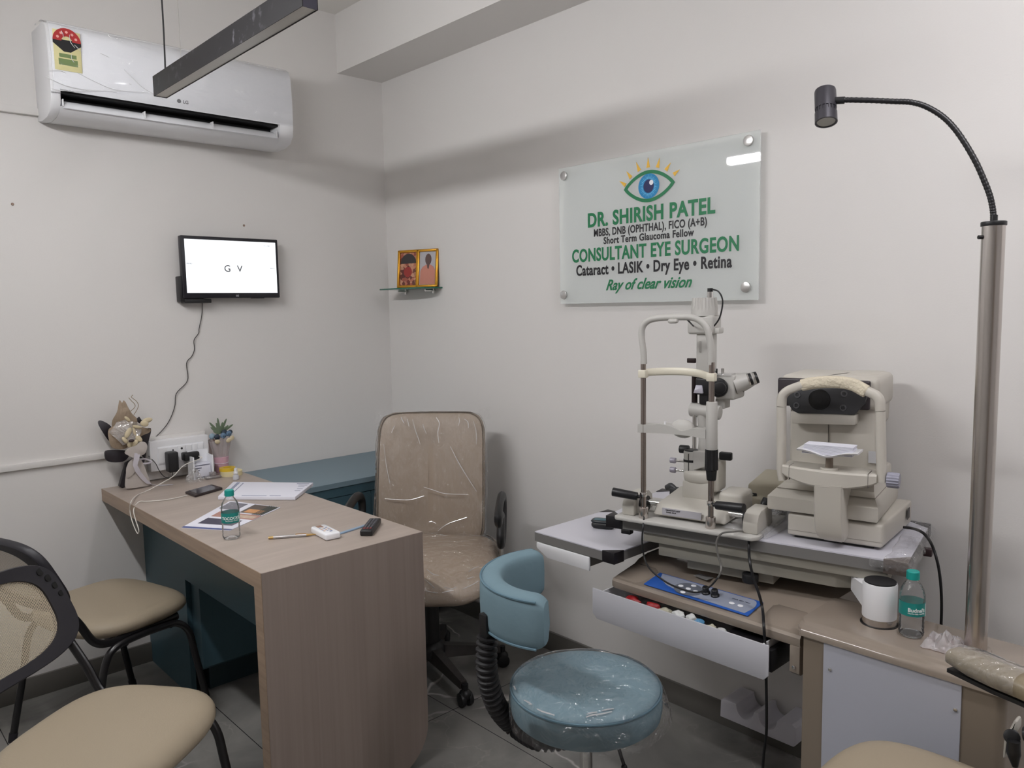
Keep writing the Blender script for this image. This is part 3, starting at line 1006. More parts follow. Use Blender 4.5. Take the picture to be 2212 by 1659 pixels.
# pen
a, b = at(580, 1162, 2, DT + .005), at(684, 1154, 2, DT + .005)
t = thing('pen', 'silver and gold ballpoint pen lying beside the white remote', 'pen', frame(a.x, a.y, DT + .005, 0))
d = (b - a).normalized(); L_ = (b - a).length
obj('barrel', MB().cyl(a + d * .014, a + d * (L_ - .03), .0045, seg=14), mat('pen_silver', srgb(190, 186, 186), .3, .5), t, ID)
obj('pen_end', MB().cyl(a, a + d * .014, .0042, seg=14), mat('pen_gold', srgb(205, 170, 110), .3, .7), t, ID)
obj('pen_tip', MB().cyl(a + d * (L_ - .03), a + d * L_, .0045, .0012, seg=14), mat('pen_gold', srgb(205, 170, 110), .3, .7), t, ID)
obj('clip', MB().box(-.0008, .0008, 0, .032, .0042, .0058, M=Matrix.Translation(a + d * (L_ - .062)) @ d.to_track_quat('Y', 'Z').to_matrix().to_4x4()), GOLD, t, ID)

# white AC remote
F = frame(*at(706, 1159, 2, DT), 0) @ Matrix.Rotation(math.radians(math.degrees(math.atan2(-.12, .035))), 4, 'Z')
a, b = at(684, 1147, 2, DT), at(724, 1168, 2, DT)
F = Matrix.Translation(((a.x + b.x) / 2, (a.y + b.y) / 2, DT)) @ Matrix.Rotation(math.atan2(b.y - a.y, b.x - a.x), 4, 'Z')
t = thing('air_conditioner_remote', 'short white remote control with screen lying on the desk', 'remote', F)
obj('body', MB().box(-.056, .056, -.0245, .0245, .0005, .021, r=.006, seg=4), M_WHITEG, t)
obj('display', MB().box(-.048, -.026, -.012, .006, .021, .0214), mat('lcd_brown', srgb(140, 104, 84), .3), t)
for i in range(4):
    for j in range(3):
        obj('button', MB().box(-.018 + i * .011, -.012 + i * .011, -.014 + j * .010, -.008 + j * .010, .0208, .0218, r=.0005), mat('button_tan', srgb(196, 160, 134), .5) if (i + j) % 2 else ink, t)
obj('label_mark', MB().box(.028, .034, .0, .008, .021, .0215), mat('mark_blue', srgb(90, 110, 160), .5), t)

# blue strip between the remotes
a, b = at(737, 1151, 2, DT + .003), at(800, 1131, 2, DT + .003)
o = obj('ruler', MB().box(-.01, (b - a).length, -.006, .006, 0, .004, r=.0008, M=Matrix.Translation((a.x, a.y, DT + .0003)) @ Matrix.Rotation(math.atan2(b.y - a.y, b.x - a.x), 4, 'Z')), mat('ruler_blue', srgb(140, 164, 188), .4))
tag(o, 'thin pale blue plastic strip lying between the two remotes', 'ruler')

a, b = at(790, 1160, 2, DT), at(812, 1130, 2, DT)
F = Matrix.Translation(((a.x + b.x) / 2, (a.y + b.y) / 2, DT)) @ Matrix.Rotation(math.atan2(b.y - a.y, b.x - a.x), 4, 'Z')
t = thing('television_remote', 'slim black remote control near the end of the desk', 'remote', F)
obj('body', MB().box(-.070, .070, -.019, .019, .0005, .019, r=.005, seg=3), M_BLACK, t)
for i in range(8):
    for j in range(3):
        obj('button', MB().box(-.052 + i * .014, -.044 + i * .014, -.0125 + j * .0095, -.0065 + j * .0095, .0185, .0206, r=.0006),
            mat('button_grey', srgb(92, 92, 98), .5) if i else mat('button_red', srgb(150, 60, 64), .5), t)

# ------------------------------------------------------------------ switchboard, chargers and cables
def wl(px, py, y=0.):
    return at(px, py, 1, y)


sx0, sx1 = -1.205, -.968
t = thing('switchboard', 'long white switchboard on the left wall just above the desk', 'switchboard', frame(-1.085, 0, .79, 0))
obj('box', MB().box(sx0 - .0, sx1 + .004, -.012, 0, .755, .93, r=.002), M_WALL, t, ID)
obj('cover_plate', MB().box(sx0, sx1, -.052, -.012, .795, .918, r=.003), M_WHITE, t, ID)
obj('module_frame', MB().box(sx0 + .028, sx1 - .022, -.0545, -.052, .82, .892, r=.0015), M_WHITEG, t, ID)
for k, (w0, w1) in enumerate(((.03, .065), (.067, .105), (.107, .14), (.142, .164), (.166, .188), (.19, .212))):
    obj('switch_module', MB().box(sx0 + w0, sx0 + w1, -.0575, -.0545, .825, .887, r=.0015), M_WHITE, t, ID)
obj('socket_hole', MB().cyl((sx0 + .088, -.0585, .874), (sx0 + .088, -.057, .874), .003, seg=12), M_BLACK, t, ID)
obj('socket_hole', MB().cyl((sx0 + .123, -.0585, .876), (sx0 + .123, -.057, .876), .0045, seg=12), M_BLACK, t, ID)
o = obj('charger', MB().box(-1.152, -1.112, -.105, -.058, .79, .872, r=.006, seg=3), M_BLACK)
tag(o, 'upright black power adapter plugged into the switchboard', 'charger')
o = obj('charger', MB().box(-1.088, -1.025, -.10, -.058, .826, .861, r=.007, seg=3), M_BLACK)
tag(o, 'flat black phone charger plugged into the right half of the switchboard', 'charger')
o = obj('adapter_cord', MB().tube([(-1.132, -.08, .79), (-1.133, -.08, .775), (-1.145, -.08, .765), (-1.165, -.075, .775), (-1.18, -.07, .80), (-1.19, -.065, .83), (-1.207, -.04, .86)], .0014, 6), M_BLACK)
tag(o, 'thin black cord looping under the upright power adapter', 'cord')
M_CABLE = mat('white_cable', srgb(214, 210, 202), .5)
cpts = [(-1.032, -.103, .842), (-1.028, -.12, .835)] + [tuple(at(x, y, 1, v)) for x, y, v in ((398, 1005, -.14), (375, 1028, -.16), (345, 1046, -.2))]
cpts += [tuple(at(x, y, 2, DT + .003)) for x, y in ((318, 1060), (296, 1070))]
e = at(283, 1084, 0, DX0 - .006)
cpts += [tuple(e), tuple(at(281, 1105, 0, DX0 - .008)), tuple(at(287, 1130, 0, DX0 - .01)), tuple(at(297, 1152, 0, DX0 - .012)), tuple(at(300, 1145, 0, DX0 - .014)), tuple(at(292, 1120, 0, DX0 - .010)), tuple(at(289, 1100, 0, DX0 - .006))]
cpts += [tuple(at(x, y, 2, DT + .003)) for x, y in ((300, 1084), (318, 1083), (355, 1080), (388, 1074), (404, 1070))]
o = obj('charging_cable', MB().tube(cpts, .0019, 8), M_CABLE)
tag(o, 'white charging cable looping over the left desk edge to the phone', 'cable')

# ------------------------------------------------------------------ card holder and small things by the wall
t = thing('card_holder', 'white acrylic holder with visiting cards on the desk below the switchboard', 'card holder', frame(-1.02, -.12, DT, 0))
obj('holder', MB().box(-1.068, -.985, -.125, -.085, DT + .001, DT + .004).box(-1.068, -1.063, -.135, -.075, DT + .001, DT + .095).box(-.990, -.985, -.135, -.075, DT + .001, DT + .095)
    .box(-1.068, -.985, -.080, -.075, DT + .001, DT + .115), M_WHITEG, t, ID)
cd = obj('cards', MB().box(-1.061, -.992, -.122, -.083, DT + .008, DT + .062, r=.001), M_PAPER, t, ID)
dk2 = mat('card_print', srgb(110, 112, 128), .7)
obj('printed_line', MB().box(-1.056, -.996, -.1228, -.122, DT + .054, DT + .058), dk2, cd, ID)
obj('printed_line', MB().box(-1.056, -1.030, -.1228, -.122, DT + .043, DT + .047), dk2, cd, ID)
obj('printed_line', MB().box(-1.056, -1.038, -.1228, -.122, DT + .034, DT + .037), dk2, cd, ID)


def crumple(cx, cy, z, w, d, h, seed, n=18):
    def f(u, v):
        x, y = (u - .5) * w, (v - .5) * d
        k = max(0., 1 - (2 * u - 1) ** 2) * max(0., 1 - (2 * v - 1) ** 2)
        nz = .55 + .9 * noise.noise(Vector((u * 3.1 + seed, v * 3.3, seed))) + .35 * noise.noise(Vector((u * 9 + seed, v * 9, seed)))
        return Vector((cx + x * (1 + .2 * noise.noise(Vector((u * 4, v * 4, seed + 5)))), cy + y, z + max(.0008, h * k ** .5 * nz)))
    return MB().surf(f, n, n)


M_BAG = film_mat('thin_clear_bag', .12, 1., 30, milky=.12)
o = obj('plastic_bag', crumple(-1.075, -.15, DT, .06, .05, .07, 3), M_BAG)
tag(o, 'small crumpled clear bag left of the card holder', 'bag')
o = obj('plastic_tray', MB().box(-1.03, -.965, -.165, -.138, DT + .0005, DT + .012, r=.004).box(-1.01, -.985, -.160, -.142, DT + .012, DT + .028, r=.003), film_mat('smoky_plastic', .15, .2, 30, tint=(.55, .5, .48, 1), milky=.15))
tag(o, 'small smoky plastic tray in front of the visiting cards', 'tray')

t = thing('tape_roll', 'yellow tape roll standing on a cream roll near the pink bouquet', 'tape', frame(-.93, -.19, DT, 0))
c = (-.925, -.085)


def ringroll(m, cx, cy, z0, z1, r0, r1):
    return m.lathe([(r0, z0), (r1, z0), (r1, z1), (r0, z1), (r0, z0)], 36, Matrix.Translation((cx, cy, 0)))


pc = at(500, 1026, 2, DT)
t.matrix_world = frame(pc.x, pc.y, DT, 0); WORLD[t.name] = t.matrix_world.copy()
obj('lower_roll', ringroll(MB(), 0, 0, .0005, .019, .022, .044), mat('cream_tape', srgb(226, 214, 170), .5), t)
obj('upper_roll', ringroll(MB(), -.012, .01, .0195, .033, .018, .032), mat('yellow_tape', srgb(212, 178, 50), .35), t)

pc = at(510, 1036, 2, DT)
t = thing('dropper_bottle', 'tiny white eye drop bottle standing in front of the tape roll', 'bottle', frame(pc.x, pc.y, DT, 0))
obj('bottle_body', MB().lathe([(0, 0), (.0105, 0), (.012, .002), (.012, .016), (.010, .0195), (.006, .022), (.006, .025)], 24), mat('frosted_white', srgb(200, 200, 206), .4), t)
obj('cap', MB().lathe([(.0058, .024), (.009, .024), (.009, .031), (.0065, .034), (.0075, .037), (.006, .047), (0, .048)], 20), M_WHITE, t)

# ------------------------------------------------------------------ petals helper


def petal(pts, th=.002, bulge=.006, cuts=2, nz=0., seed=0):
    m = MB()
    b = bmesh.new()
    P_ = [Vector(p) for p in pts]
    if len(P_) > 4 and nz < .01:       # round the outline
        Q = []
        for i in range(len(P_)):
            p0, p1, p2, p3 = P_[i - 1], P_[i], P_[(i + 1) % len(P_)], P_[(i + 2) % len(P_)]
            for k in range(4):
                u = k / 4
                Q.append(.5 * ((2 * p1) + (p2 - p0) * u + (2 * p0 - 5 * p1 + 4 * p2 - p3) * u * u + (3 * p1 - p0 - 3 * p2 + p3) * u ** 3))
        P_ = Q
    vs = [b.verts.new(p) for p in P_]
    f = b.faces.new(vs)
    no = f.normal.copy() if f.normal.length else Vector((0, -1, 0))
    f.normal_update(); no = f.normal.copy()
    if no.y > 0:
        no = -no
    c = sum((Vector(p) for p in pts), Vector()) / len(pts)
    R = max((Vector(p) - c).length for p in pts)
    bmesh.ops.triangulate(b, faces=b.faces[:])
    bmesh.ops.subdivide_edges(b, edges=b.edges[:], cuts=cuts, use_grid_fill=True)
    for v in b.verts:
        dd = (v.co - c).length / R
        v.co += no * (bulge * (1 - dd * dd) + nz * noise.noise(v.co * 45 + Vector((seed, 0, 0))))
    bmesh.ops.solidify(b, geom=b.faces[:], thickness=th)
    return m._add(b)


def pxs(l, y):
    return [at(a_, b_, 1, y) for a_, b_ in l]


# dried flower arrangement at the left end of the desk
t = thing('dried_flower_arrangement', 'dried leaf and seashell arrangement with white bow at the left desk end', 'flower arrangement', frame(-1.28, -.08, DT, 0))
TAN = mat('dried_leaf', srgb(156, 138, 118), .7, bump=.35, bscale=30, stretch=(6, 6, 1), var=.18, vscale=25)
SHELL = mat('cream_shell', srgb(206, 192, 160), .5, var=.12, vscale=40)
GREYW = mat('pale_grey_felt', srgb(186, 178, 172), .75)
PLUM = mat('black_plum_leaf', srgb(34, 29, 35), .45)
obj('black_leaf', petal(pxs([(212, 918), (217, 908), (239, 922), (243, 950), (232, 950)], -.06), .006, .01), PLUM, t, ID)
obj('black_leaf', petal(pxs([(225, 982), (232, 972), (272, 973), (276, 985), (262, 996), (232, 996)], -.07), .012, .01), PLUM, t, ID)
obj('black_leaf', petal(pxs([(300, 900), (306, 910), (300, 915), (292, 906)], -.04), .006, .004), PLUM, t, ID)
obj('black_leaf', petal(pxs([(303, 935), (325, 925), (319, 952), (314, 975), (312, 990), (302, 975)], -.05), .006, .006), PLUM, t, ID)
obj('vase', MB().prism([(q.x, q.z) for q in pxs([(271, 1000), (300, 985), (312, 990), (300, 1040), (263, 1054), (257, 1050)], -.045)], -.055, -.03, 1, r=.002), PLUM, t, ID)
obj('dried_leaf', petal(pxs([(257, 865), (262, 870), (267, 865), (277, 884), (283, 893), (294, 905), (292, 925), (262, 930), (243, 925), (241, 908), (250, 890)], -.075), .003, .014, nz=.004), TAN, t, ID)
obj('dried_leaf', petal(pxs([(232, 935), (240, 922), (268, 915), (285, 925), (292, 945), (272, 968), (245, 968), (236, 958)], -.095), .004, .02, nz=.004, seed=4), TAN, t, ID)
obj('dried_leaf', petal(pxs([(286, 920), (305, 922), (325, 927), (322, 934), (305, 940), (295, 950), (283, 945)], -.095), .003, .012, nz=.006, seed=8), TAN, t, ID)
obj('wrapper', petal(pxs([(234, 933), (252, 912), (268, 906), (302, 914), (304, 935), (290, 948), (265, 962)], -.118), .0008, .014, nz=.016, seed=2, cuts=3), film_mat('shiny_wrapper', .16, .8, 25, milky=.25, tint=(1, .97, .93, 1)), t, ID)
for k, (x, y, rx, rz, s) in enumerate(((277, 935, .010, .022, 1), (270, 951, .016, .008, 2), (280, 958, .02, .010, 3), (292, 958, .016, .010, 4), (300, 948, .010, .016, 5), (318, 908, .020, .010, 6), (312, 915, .016, .012, 7), (275, 905, .014, .006, 8), (290, 932, .018, .006, 9), (296, 922, .006, .018, 10))):
    c = at(x, y, 1, -.135 + .004 * (k % 3))
    obj('shell', MB().sphere((0, 0, 0), 1, rx, .006, rz, 14, M=Matrix.Translation(c) @ Matrix.Rotation(.5 * s, 4, 'Y')), SHELL, t, ID)
obj('seed_pod', MB().sphere(at(284, 952, 1, -.148), .009, 1.2, .7, .7, 14), mat('pod_brown', srgb(50, 34, 34), .4), t, ID)
for pts in (((289, 896), (296, 885), (299, 875), (294, 866), (284, 858), (287, 853)), ((280, 890), (291, 880), (291, 873), (285, 867), (278, 859))):
    obj('curled_tendril', MB().tube([at(x, y, 1, -.07) for x, y in pts], .0013, 6), mat('tendril', srgb(150, 135, 112), .7), t, ID)
obj('bow', petal(pxs([(269, 978), (275, 968), (290, 962), (303, 954), (314, 956), (317, 965), (312, 978), (301, 985), (290, 989), (277, 984)], -.135), .004, .012, nz=.005, seed=3), GREYW, t, ID)
obj('bow_body', petal(pxs([(269, 1050), (270, 1025), (276, 1000), (292, 988), (303, 992), (318, 1030), (322, 1046), (300, 1051), (275, 1054)], -.105), .008, .012), GREYW, t, ID)
obj('bow_fold', petal(pxs([(272, 1010), (284, 992), (294, 990), (293, 1012), (285, 1025), (274, 1031)], -.125), .003, .006), GREYW, t, ID)
WR = mat('white_ribbon', srgb(206, 202, 210), .5)
obj('ribbon', MB().loft([[at(x - w / 2, y, 1, yy), at(x + w / 2, y, 1, yy), at(x + w / 2, y + .4, 1, yy + .0015), at(x - w / 2, y + .4, 1, yy + .0015)] for x, y, w, yy in ((297, 979, 13, -.15), (292, 1005, 10, -.148), (299, 1020, 12, -.14), (312, 1036, 12, -.13), (322, 1045, 10, -.125))]), WR, t, ID)
a = [at(318, 1045, 2, DT + .004), at(340, 1049, 2, DT + .002), at(374, 1047, 2, DT + .001)]
obj('ribbon_end', MB().loft([[q + Vector((0, -.006, 0)), q + Vector((0, .006, 0)), q + Vector((0, .006, .0012)), q + Vector((0, -.006, .0012))] for q in a]), WR, t, ID)
lp = [at(x, y, 1, -.115) for x, y in ((300, 995), (310, 991), (322, 994), (327, 998), (318, 1001), (306, 1001))]
obj('ribbon_loop', MB().tube(lp, .0035, 6, closed=True, flat=.4), WR, t, ID)

# pink bouquet
pc = at(469, 1018, 2, DT)
t = thing('bouquet', 'small pink wrapped artificial bouquet with blue flowers by the wall', 'bouquet', frame(pc.x + .012, -.045, DT, 0))
PINK = mat('pink_wrap', srgb(206, 168, 176), .55, bump=.3, bscale=20, stretch=(6, 6, .6))
obj('paper_band', MB().lathe([(0, 0), (.026, 0), (.028, .03), (.030, .066), (.0, .066)], 32), mat('pink_paper', srgb(208, 166, 180), .6), t)


def cone(u, v):
    a = u * 2 * PI
    r = .027 + .016 * v + .003 * math.sin(9 * a) * v
    return Vector((r * math.cos(a) * 1.08, r * math.sin(a) * .85, .064 + .082 * v * (1 - .12 * math.sin(a * 2 + 1))))


obj('wrapping', MB().surf(cone, 60, 8), film_mat('pink_film', .08, .6, 16, tint=(.93, .78, .76, 1), stretch=(4, 4, .6), milky=.35), t)
obj('band_string', MB().tube([(.0298 * math.cos(k * PI / 8), .0298 * math.sin(k * PI / 8), .040 + .001 * math.sin(k)) for k in range(16)], .0009, 6, closed=True), M_PAPER, t)
STEM = mat('dry_stem', srgb(120, 90, 66), .8)
for k in range(9):
    a = k * .7
    obj('stem', MB().tube([(.006 * math.cos(a), .006 * math.sin(a), .07), (.016 * math.cos(a), .012 * math.sin(a), .11), (.03 * math.cos(a), .018 * math.sin(a), .145)], .0012, 5), STEM, t)
BL = mat('slate_blue_flower', srgb(98, 124, 150), .6)
BD = mat('navy_flower', srgb(42, 54, 68), .6)
for x, y, z, r, mm_ in ((.003, -.028, .158, .0135, BL), (.030, -.02, .163, .0125, BL), (-.020, -.018, .155, .012, BD), (.014, -.012, .168, .014, BD), (-.036, -.005, .158, .013, mat('pale_blue_flower', srgb(140, 164, 180), .6)), (.042, -.008, .168, .010, BD)):
    fo = obj('flower', MB().sphere((x, y, z), r, 1, .7, 1, 16), mm_, t)
    if mm_ is BL:
        obj('flower_centre', MB().sphere((x - .003, y - r * .68, z), .0022, seg=8), BD, fo)
        obj('flower_centre', MB().sphere((x + .004, y - r * .68, z - .001), .0024, seg=8), BD, fo)
for x, z, rz in ((-.026, .137, .3), (.022, .137, -.5), (.036, .145, -.9)):
    obj('petal', MB().sphere((0, 0, 0), 1, .012, .005, .0095, 14, M=Matrix.Translation((x, -.034, z)) @ Matrix.Rotation(rz, 4, 'Y')), SHELL, t)
GR = mat('sage_leaf', srgb(100, 116, 92), .6)
for k in range(12):
    a = math.radians(150 - k * 11)
    ln = .03 + .016 * (k % 3)
    M = Matrix.Translation((-.006, -.02 + .001 * k, .165)) @ Matrix.Rotation(-(a - PI / 2), 4, 'Y')
    obj('leaf', MB().sphere((0, 0, ln * .6), 1, .0055, .002, ln * .55, 10, M=M), GR, t)

# ------------------------------------------------------------------ visitor chairs
M_LEATHER = mat('beige_leatherette', srgb(160, 147, 127), .5, bump=.06, bscale=260, spec=.35)


def mesh_mat():
    m = bpy.data.materials.new('beige_chair_mesh')
    m.use_nodes = True
    nt = m.node_tree
    b = nt.nodes['Principled BSDF']
    b.inputs['Base Color'].default_value = srgb(176, 164, 142)
    b.inputs['Roughness'].default_value = .7
    tc = nt.nodes.new('ShaderNodeTexCoord')
    mp = nt.nodes.new('ShaderNodeMapping')
    mp.inputs['Scale'].default_value = (230, 0, 300)
    mp.inputs['Rotation'].default_value = (0, 0, 0)
    v = nt.nodes.new('ShaderNodeTexVoronoi')
    v.inputs['Scale'].default_value = 1.
    v.inputs['Randomness'].default_value = .1
    lt = nt.nodes.new('ShaderNodeMath'); lt.operation = 'GREATER_THAN'; lt.inputs[1].default_value = .30
    L = nt.links.new
    L(tc.outputs['Object'], mp.inputs[0]); L(mp.outputs[0], v.inputs['Vector'])
    L(v.outputs['Distance'], lt.inputs[0]); L(lt.outputs[0], b.inputs['Alpha'])
    return m


M_MESH = mesh_mat()
M_CHBLK = mat('chair_black_plastic', srgb(34, 32, 38), .5)
M_CHTUBE = mat('chair_black_tube', srgb(20, 19, 21), .3, spec=.6)


def visitor_chair(F, label):
    t = thing('visitor_chair', label, 'chair', F, 'mesh back visitor chairs left of the desk')

    def warp(p):
        # waterfall front, slightly dished seat
        y = p.y
        f = max(0., (-y - .08) / .14)
        p.z -= .022 * f * f
        p.z -= .010 * math.exp(-((y - .03) / .1) ** 2) * max(0, 1 - (p.x / .24) ** 2)
        return p
    obj('seat', MB().cushion(0, .012, .405, .468, .46, .405, e=3.1, dome=.006, edge=.9, nu=56, nr=9, warp=warp), M_LEATHER, t)
    for s in (-1, 1):
        x = s * .222
        obj('side_frame', MB().tube([(x * 1.05, .245, .004), (x, .20, .22), (x, .175, .34), (x, .14, .385), (x, .07, .395), (x, -.03, .393), (x, -.085, .383), (x, -.125, .34), (x, -.145, .25), (x * 1.03, -.19, .004)], .0115, 12, flat=1.), M_CHTUBE, t)
        obj('foot_cap', MB().cyl((x * 1.05, .2455, 0), (x * 1.045, .24, .03), .0135, seg=14), M_CHBLK, t)
        obj('foot_cap', MB().cyl((x * 1.03, -.1905, 0), (x * 1.028, -.185, .03), .0135, seg=14), M_CHBLK, t)
        obj('back_tube', MB().tube([(s * .20, -.10, .400), (s * .205, .06, .402), (s * .213, .15, .405), (s * .214, .20, .43), (s * .214, .240, .50), (s * .212, .285, .57), (s * .210, .312, .62)], .013, 12, flat=.75), M_CHTUBE, t)
    obj('cross_bar', MB().cyl((-.222, .10, .385), (.222, .10, .385), .009, seg=12).cyl((-.222, -.06, .385), (.222, -.06, .385), .009, seg=12), M_CHTUBE, t)
    # backrest ring, local plane leaning back
    tilt = math.radians(24)
    B = Matrix.Translation((0, .262, .545)) @ Matrix.Rotation(-tilt, 4, 'X')
    Wd, Hh = .50, .27

    def se(w, h, e, n=64, dz=0.):
        out = []
        for k in range(n):
            a = 2 * PI * k / n
            ca, sa = math.cos(a), math.sin(a)
            x = math.copysign(abs(ca) ** (2 / e), ca) * w / 2
            z = math.copysign(abs(sa) ** (2 / e), sa) * h / 2 + Hh / 2 + dz
            x *= 1 + .05 * (Hh / 2 - z) / Hh
            yy = .022 * (x / (Wd / 2)) ** 2 * -1 + .02
            out.append((x, yy, z))
        return out

    def lift(r, dy):
        return [Vector((x, y + dy, z)) for x, y, z in r]
    o1, o0, i0 = se(Wd, Hh, 3.8), se(Wd - .006, Hh - .006, 3.8), se(Wd - .102, Hh - .056, 3.2)
    rings = [lift(o0, -.012), lift(o1, -.007), lift(o1, .007), lift(o0, .012), lift(i0, .010), lift(i0, -.008)]
    rings.append(rings[0])
    br = obj('backrest_frame', MB().loft(rings, True, False, M=B), M_CHBLK, t)
    for s in (-1, 1):
        hs = MB()
        for (hx, hz, hr) in ((.205, .226, .0105), (.218, .203, .0098), (.227, .178, .009), (.2325, .152, .008)):
            yh = .02 - .022 * (hx / (Wd / 2)) ** 2
            hs = MB().cyl((s * hx, yh - .0075, hz), (s * hx, yh - .0122, hz), hr, seg=18, M=B)
            obj('frame_hole', hs, mat('hole_black', srgb(8, 8, 9), .6), br)

    def panel(u, v):
        x = (u - .5) * (Wd - .085)
        z = .020 + v * (Hh - .040)
        # round the corners in
        cx, cz = abs(u - .5) * 2, abs(v - .5) * 2
        k = 1 - .05 * (cx ** 6) * (cz ** 6)
        x *= k
        z = (z - Hh / 2) * k + Hh / 2
        return B @ Vector((x, -.022 * (x / (Wd / 2)) ** 2 + .02 - .002, z))
    obj('mesh_panel', MB().surf(panel, 24, 14), M_MESH, t)
    return t


visitor_chair(frame(-1.746, -1.372, 0, 36.9), 'mesh back chair with beige seat in the near left foreground')
visitor_chair(frame(-1.485, -.462, 0, 106.), 'mesh back chair with beige seat by the left wall facing the desk')

# ------------------------------------------------------------------ executive chair
M_EXEC = mat('taupe_leatherette', srgb(156, 140, 124), .45, bump=.1, bscale=60)
M_WRAP = film_mat('chair_wrap', .05, 1., 5, stretch=(4, 4, 1.1), milky=.02, rough=.05)
F = frame(-.49, -.93, 0, -46.6)
t = thing('office_chair', 'tall taupe office chair still wrapped in clear plastic behind the desk', 'chair', F)
BT = Matrix.Translation((-.012, .165, .47)) @ Matrix.Rotation(math.radians(-8), 4, 'X')


def back_ring(s, y):
    out = []
    w, h, e = .435 * s, .54 * (s * .5 + .5), 7.
    for k in range(56):
        a = 2 * PI * k / 56
        ca, sa = math.cos(a), math.sin(a)
        x = math.copysign(abs(ca) ** (2 / e), ca) * w / 2
        z = math.copysign(abs(sa) ** (2 / e), sa) * h / 2 + .27
        yy = y - .03 * math.cos((z - .12) / .54 * 3.) + .02 * (x / .2) ** 2 * -1
        out.append(Vector((x, yy, z)))
    return out


rings = [back_ring(.3, .0), back_ring(.8, -.004), back_ring(.97, .006), back_ring(1., .02), back_ring(1., .04), back_ring(.96, .055), back_ring(.6, .06), back_ring(.1, .06)]
rings.insert(0, back_ring(.05, 0))
bk = obj('backrest', MB().loft(rings, True, True, M=BT), M_EXEC, t)
obj('back_piping', MB().tube(back_ring(1.005, .012)[::2], .004, 6, closed=True, sub=3, M=BT), mat('taupe_piping', srgb(130, 116, 102), .5), bk)
wr = [back_ring(.05, -.012), back_ring(.5, -.016), back_ring(.9, -.018), back_ring(1.03, -.004), back_ring(1.05, .03), back_ring(1.03, .07)]


def jitter(r, amp, sd):
    return [p + Vector((noise.noise(p * 9 + Vector((sd, 0, 0))), noise.noise(p * 9 + Vector((0, sd, 0))), noise.noise(p * 9 + Vector((0, 0, sd))))) * amp for p in r]


obj('plastic_wrap', MB().loft([jitter(r, .008, k * 0) for k, r in enumerate(wr)], True, False, M=BT), M_WRAP, bk)
wm = MB()
BW = F @ BT
FI = F.inverted()


def on_back(x, y):
    q = hit(x, y, BW @ Vector((0, -.056, .27)), (BW.to_3x3() @ Vector((0, 1, 0))).normalized())
    l = BW.inverted() @ q
    return FI @ q + (BT.to_3x3() @ Vector((0, 1, 0))) * (.026 - .03 * math.cos((l.z - .12) / .54 * 3.) - .002)


creases(wm, [[(887, 906), (894, 930), (901, 948), (905, 960)], [(939, 902), (946, 915), (943, 935), (946, 957)], [(862, 901), (865, 908), (869, 915)], [(988, 901), (990, 910), (987, 920)],
             [(832, 1077), (860, 1079), (887, 1079), (916, 1071)], [(946, 1147), (958, 1137), (975, 1128), (1009, 1117)], [(952, 1155), (975, 1158), (1005, 1157)], [(927, 1127), (934, 1126), (942, 1130)],
             [(910, 917), (913, 926), (918, 937)], [(971, 965), (990, 1000), (1012, 1035), (1030, 1062)], [(826, 960), (832, 1000), (842, 1045)], [(1000, 905), (1008, 912), (1010, 925)], [(848, 920), (842, 935)],
             [(915, 1052), (935, 1058), (962, 1066), (1012, 1068)], [(875, 905), (880, 922)], [(1020, 910), (1026, 930), (1028, 960)]], on_back, .0016)
obj('wrap_glint_creases', wm, M_GLINT_FOLD, bk)  # folds traced along the highlight streaks, coloured pale to read as glints
for s in (-1, 1):
    obj('wrap_corner', MB().surf(lambda u, v, s=s: Vector((s * (.19 + .05 * u + .004 * math.sin(9 * v)), .012 + .006 * math.sin(7 * u), .50 + .05 * v + .012 * u * s)), 6, 6, M=BT), M_WRAP, bk)


def seatw(p):
    f = max(0., (-p.y + .02 - .10) / .16)
    p.z -= .03 * f * f
    p.z += .02 * max(0, (p.y - .05) / .15) ** 2
    return p


st_ = obj('seat', MB().cushion(.02, -.075, .445, .52, .50, .49, e=4.2, dome=.008, edge=.8, nu=56, nr=9, warp=seatw), M_EXEC, t)
sw_ = MB().cushion(.02, -.075, .452, .528, .515, .505, e=4.2, dome=.009, edge=.8, nu=56, nr=9, warp=lambda p: seatw(p) + Vector((0, 0, .003 * noise.noise(p * 22))))
sm_ = MB()
creases(sm_, [[(918, 1252), (930, 1262), (938, 1270)], [(960, 1268), (975, 1272), (985, 1268)], [(1000, 1272), (1018, 1264), (1034, 1255)], [(1010, 1250), (1022, 1246)], [(922, 1230), (935, 1240), (948, 1243)], [(920, 1276), (932, 1279), (945, 1281)], [(955, 1280), (968, 1277), (980, 1275)], [(1012, 1235), (1022, 1228), (1034, 1224)], [(930, 1180), (955, 1186), (985, 1190)]],
        lambda x, y: FI @ at(x, y, 2, .515), .0014)
obj('wrap_glint_creases', sm_, M_GLINT_FOLD, st_)  # pale ridges added as glints on the wrapped seat
obj('plastic_wrap', sw_, film_mat('seat_wrap', .05, 1., 14, milky=.02, rough=.07), st_)
for s in (-1, 1):
    X = s * .285
    lp = [(X, -.13, .665), (X, -.06, .69), (X, .04, .70), (X, .11, .68), (X, .125, .63), (X, .09, .57), (X, .03, .535), (X, -.02, .53), (X, -.045, .56), (X, -.02, .60), (X, -.0, .635), (X, -.05, .648), (X, -.11, .640)]
    ar = obj('armrest', MB().tube(lp, .019, 12, closed=True, flat=.8), M_BLACK, t)
    obj('arm_post', MB().box(X - .007, X + .007, -.03, -.015, .44, .62, r=.002).box(X - .007, X + .007, -.002, .012, .44, .60, r=.002), M_CHROME, t)
    obj('arm_bracket', MB().box(min(X, s * .12), max(X, s * .12), -.03, .01, .415, .425), M_BLACK, t)
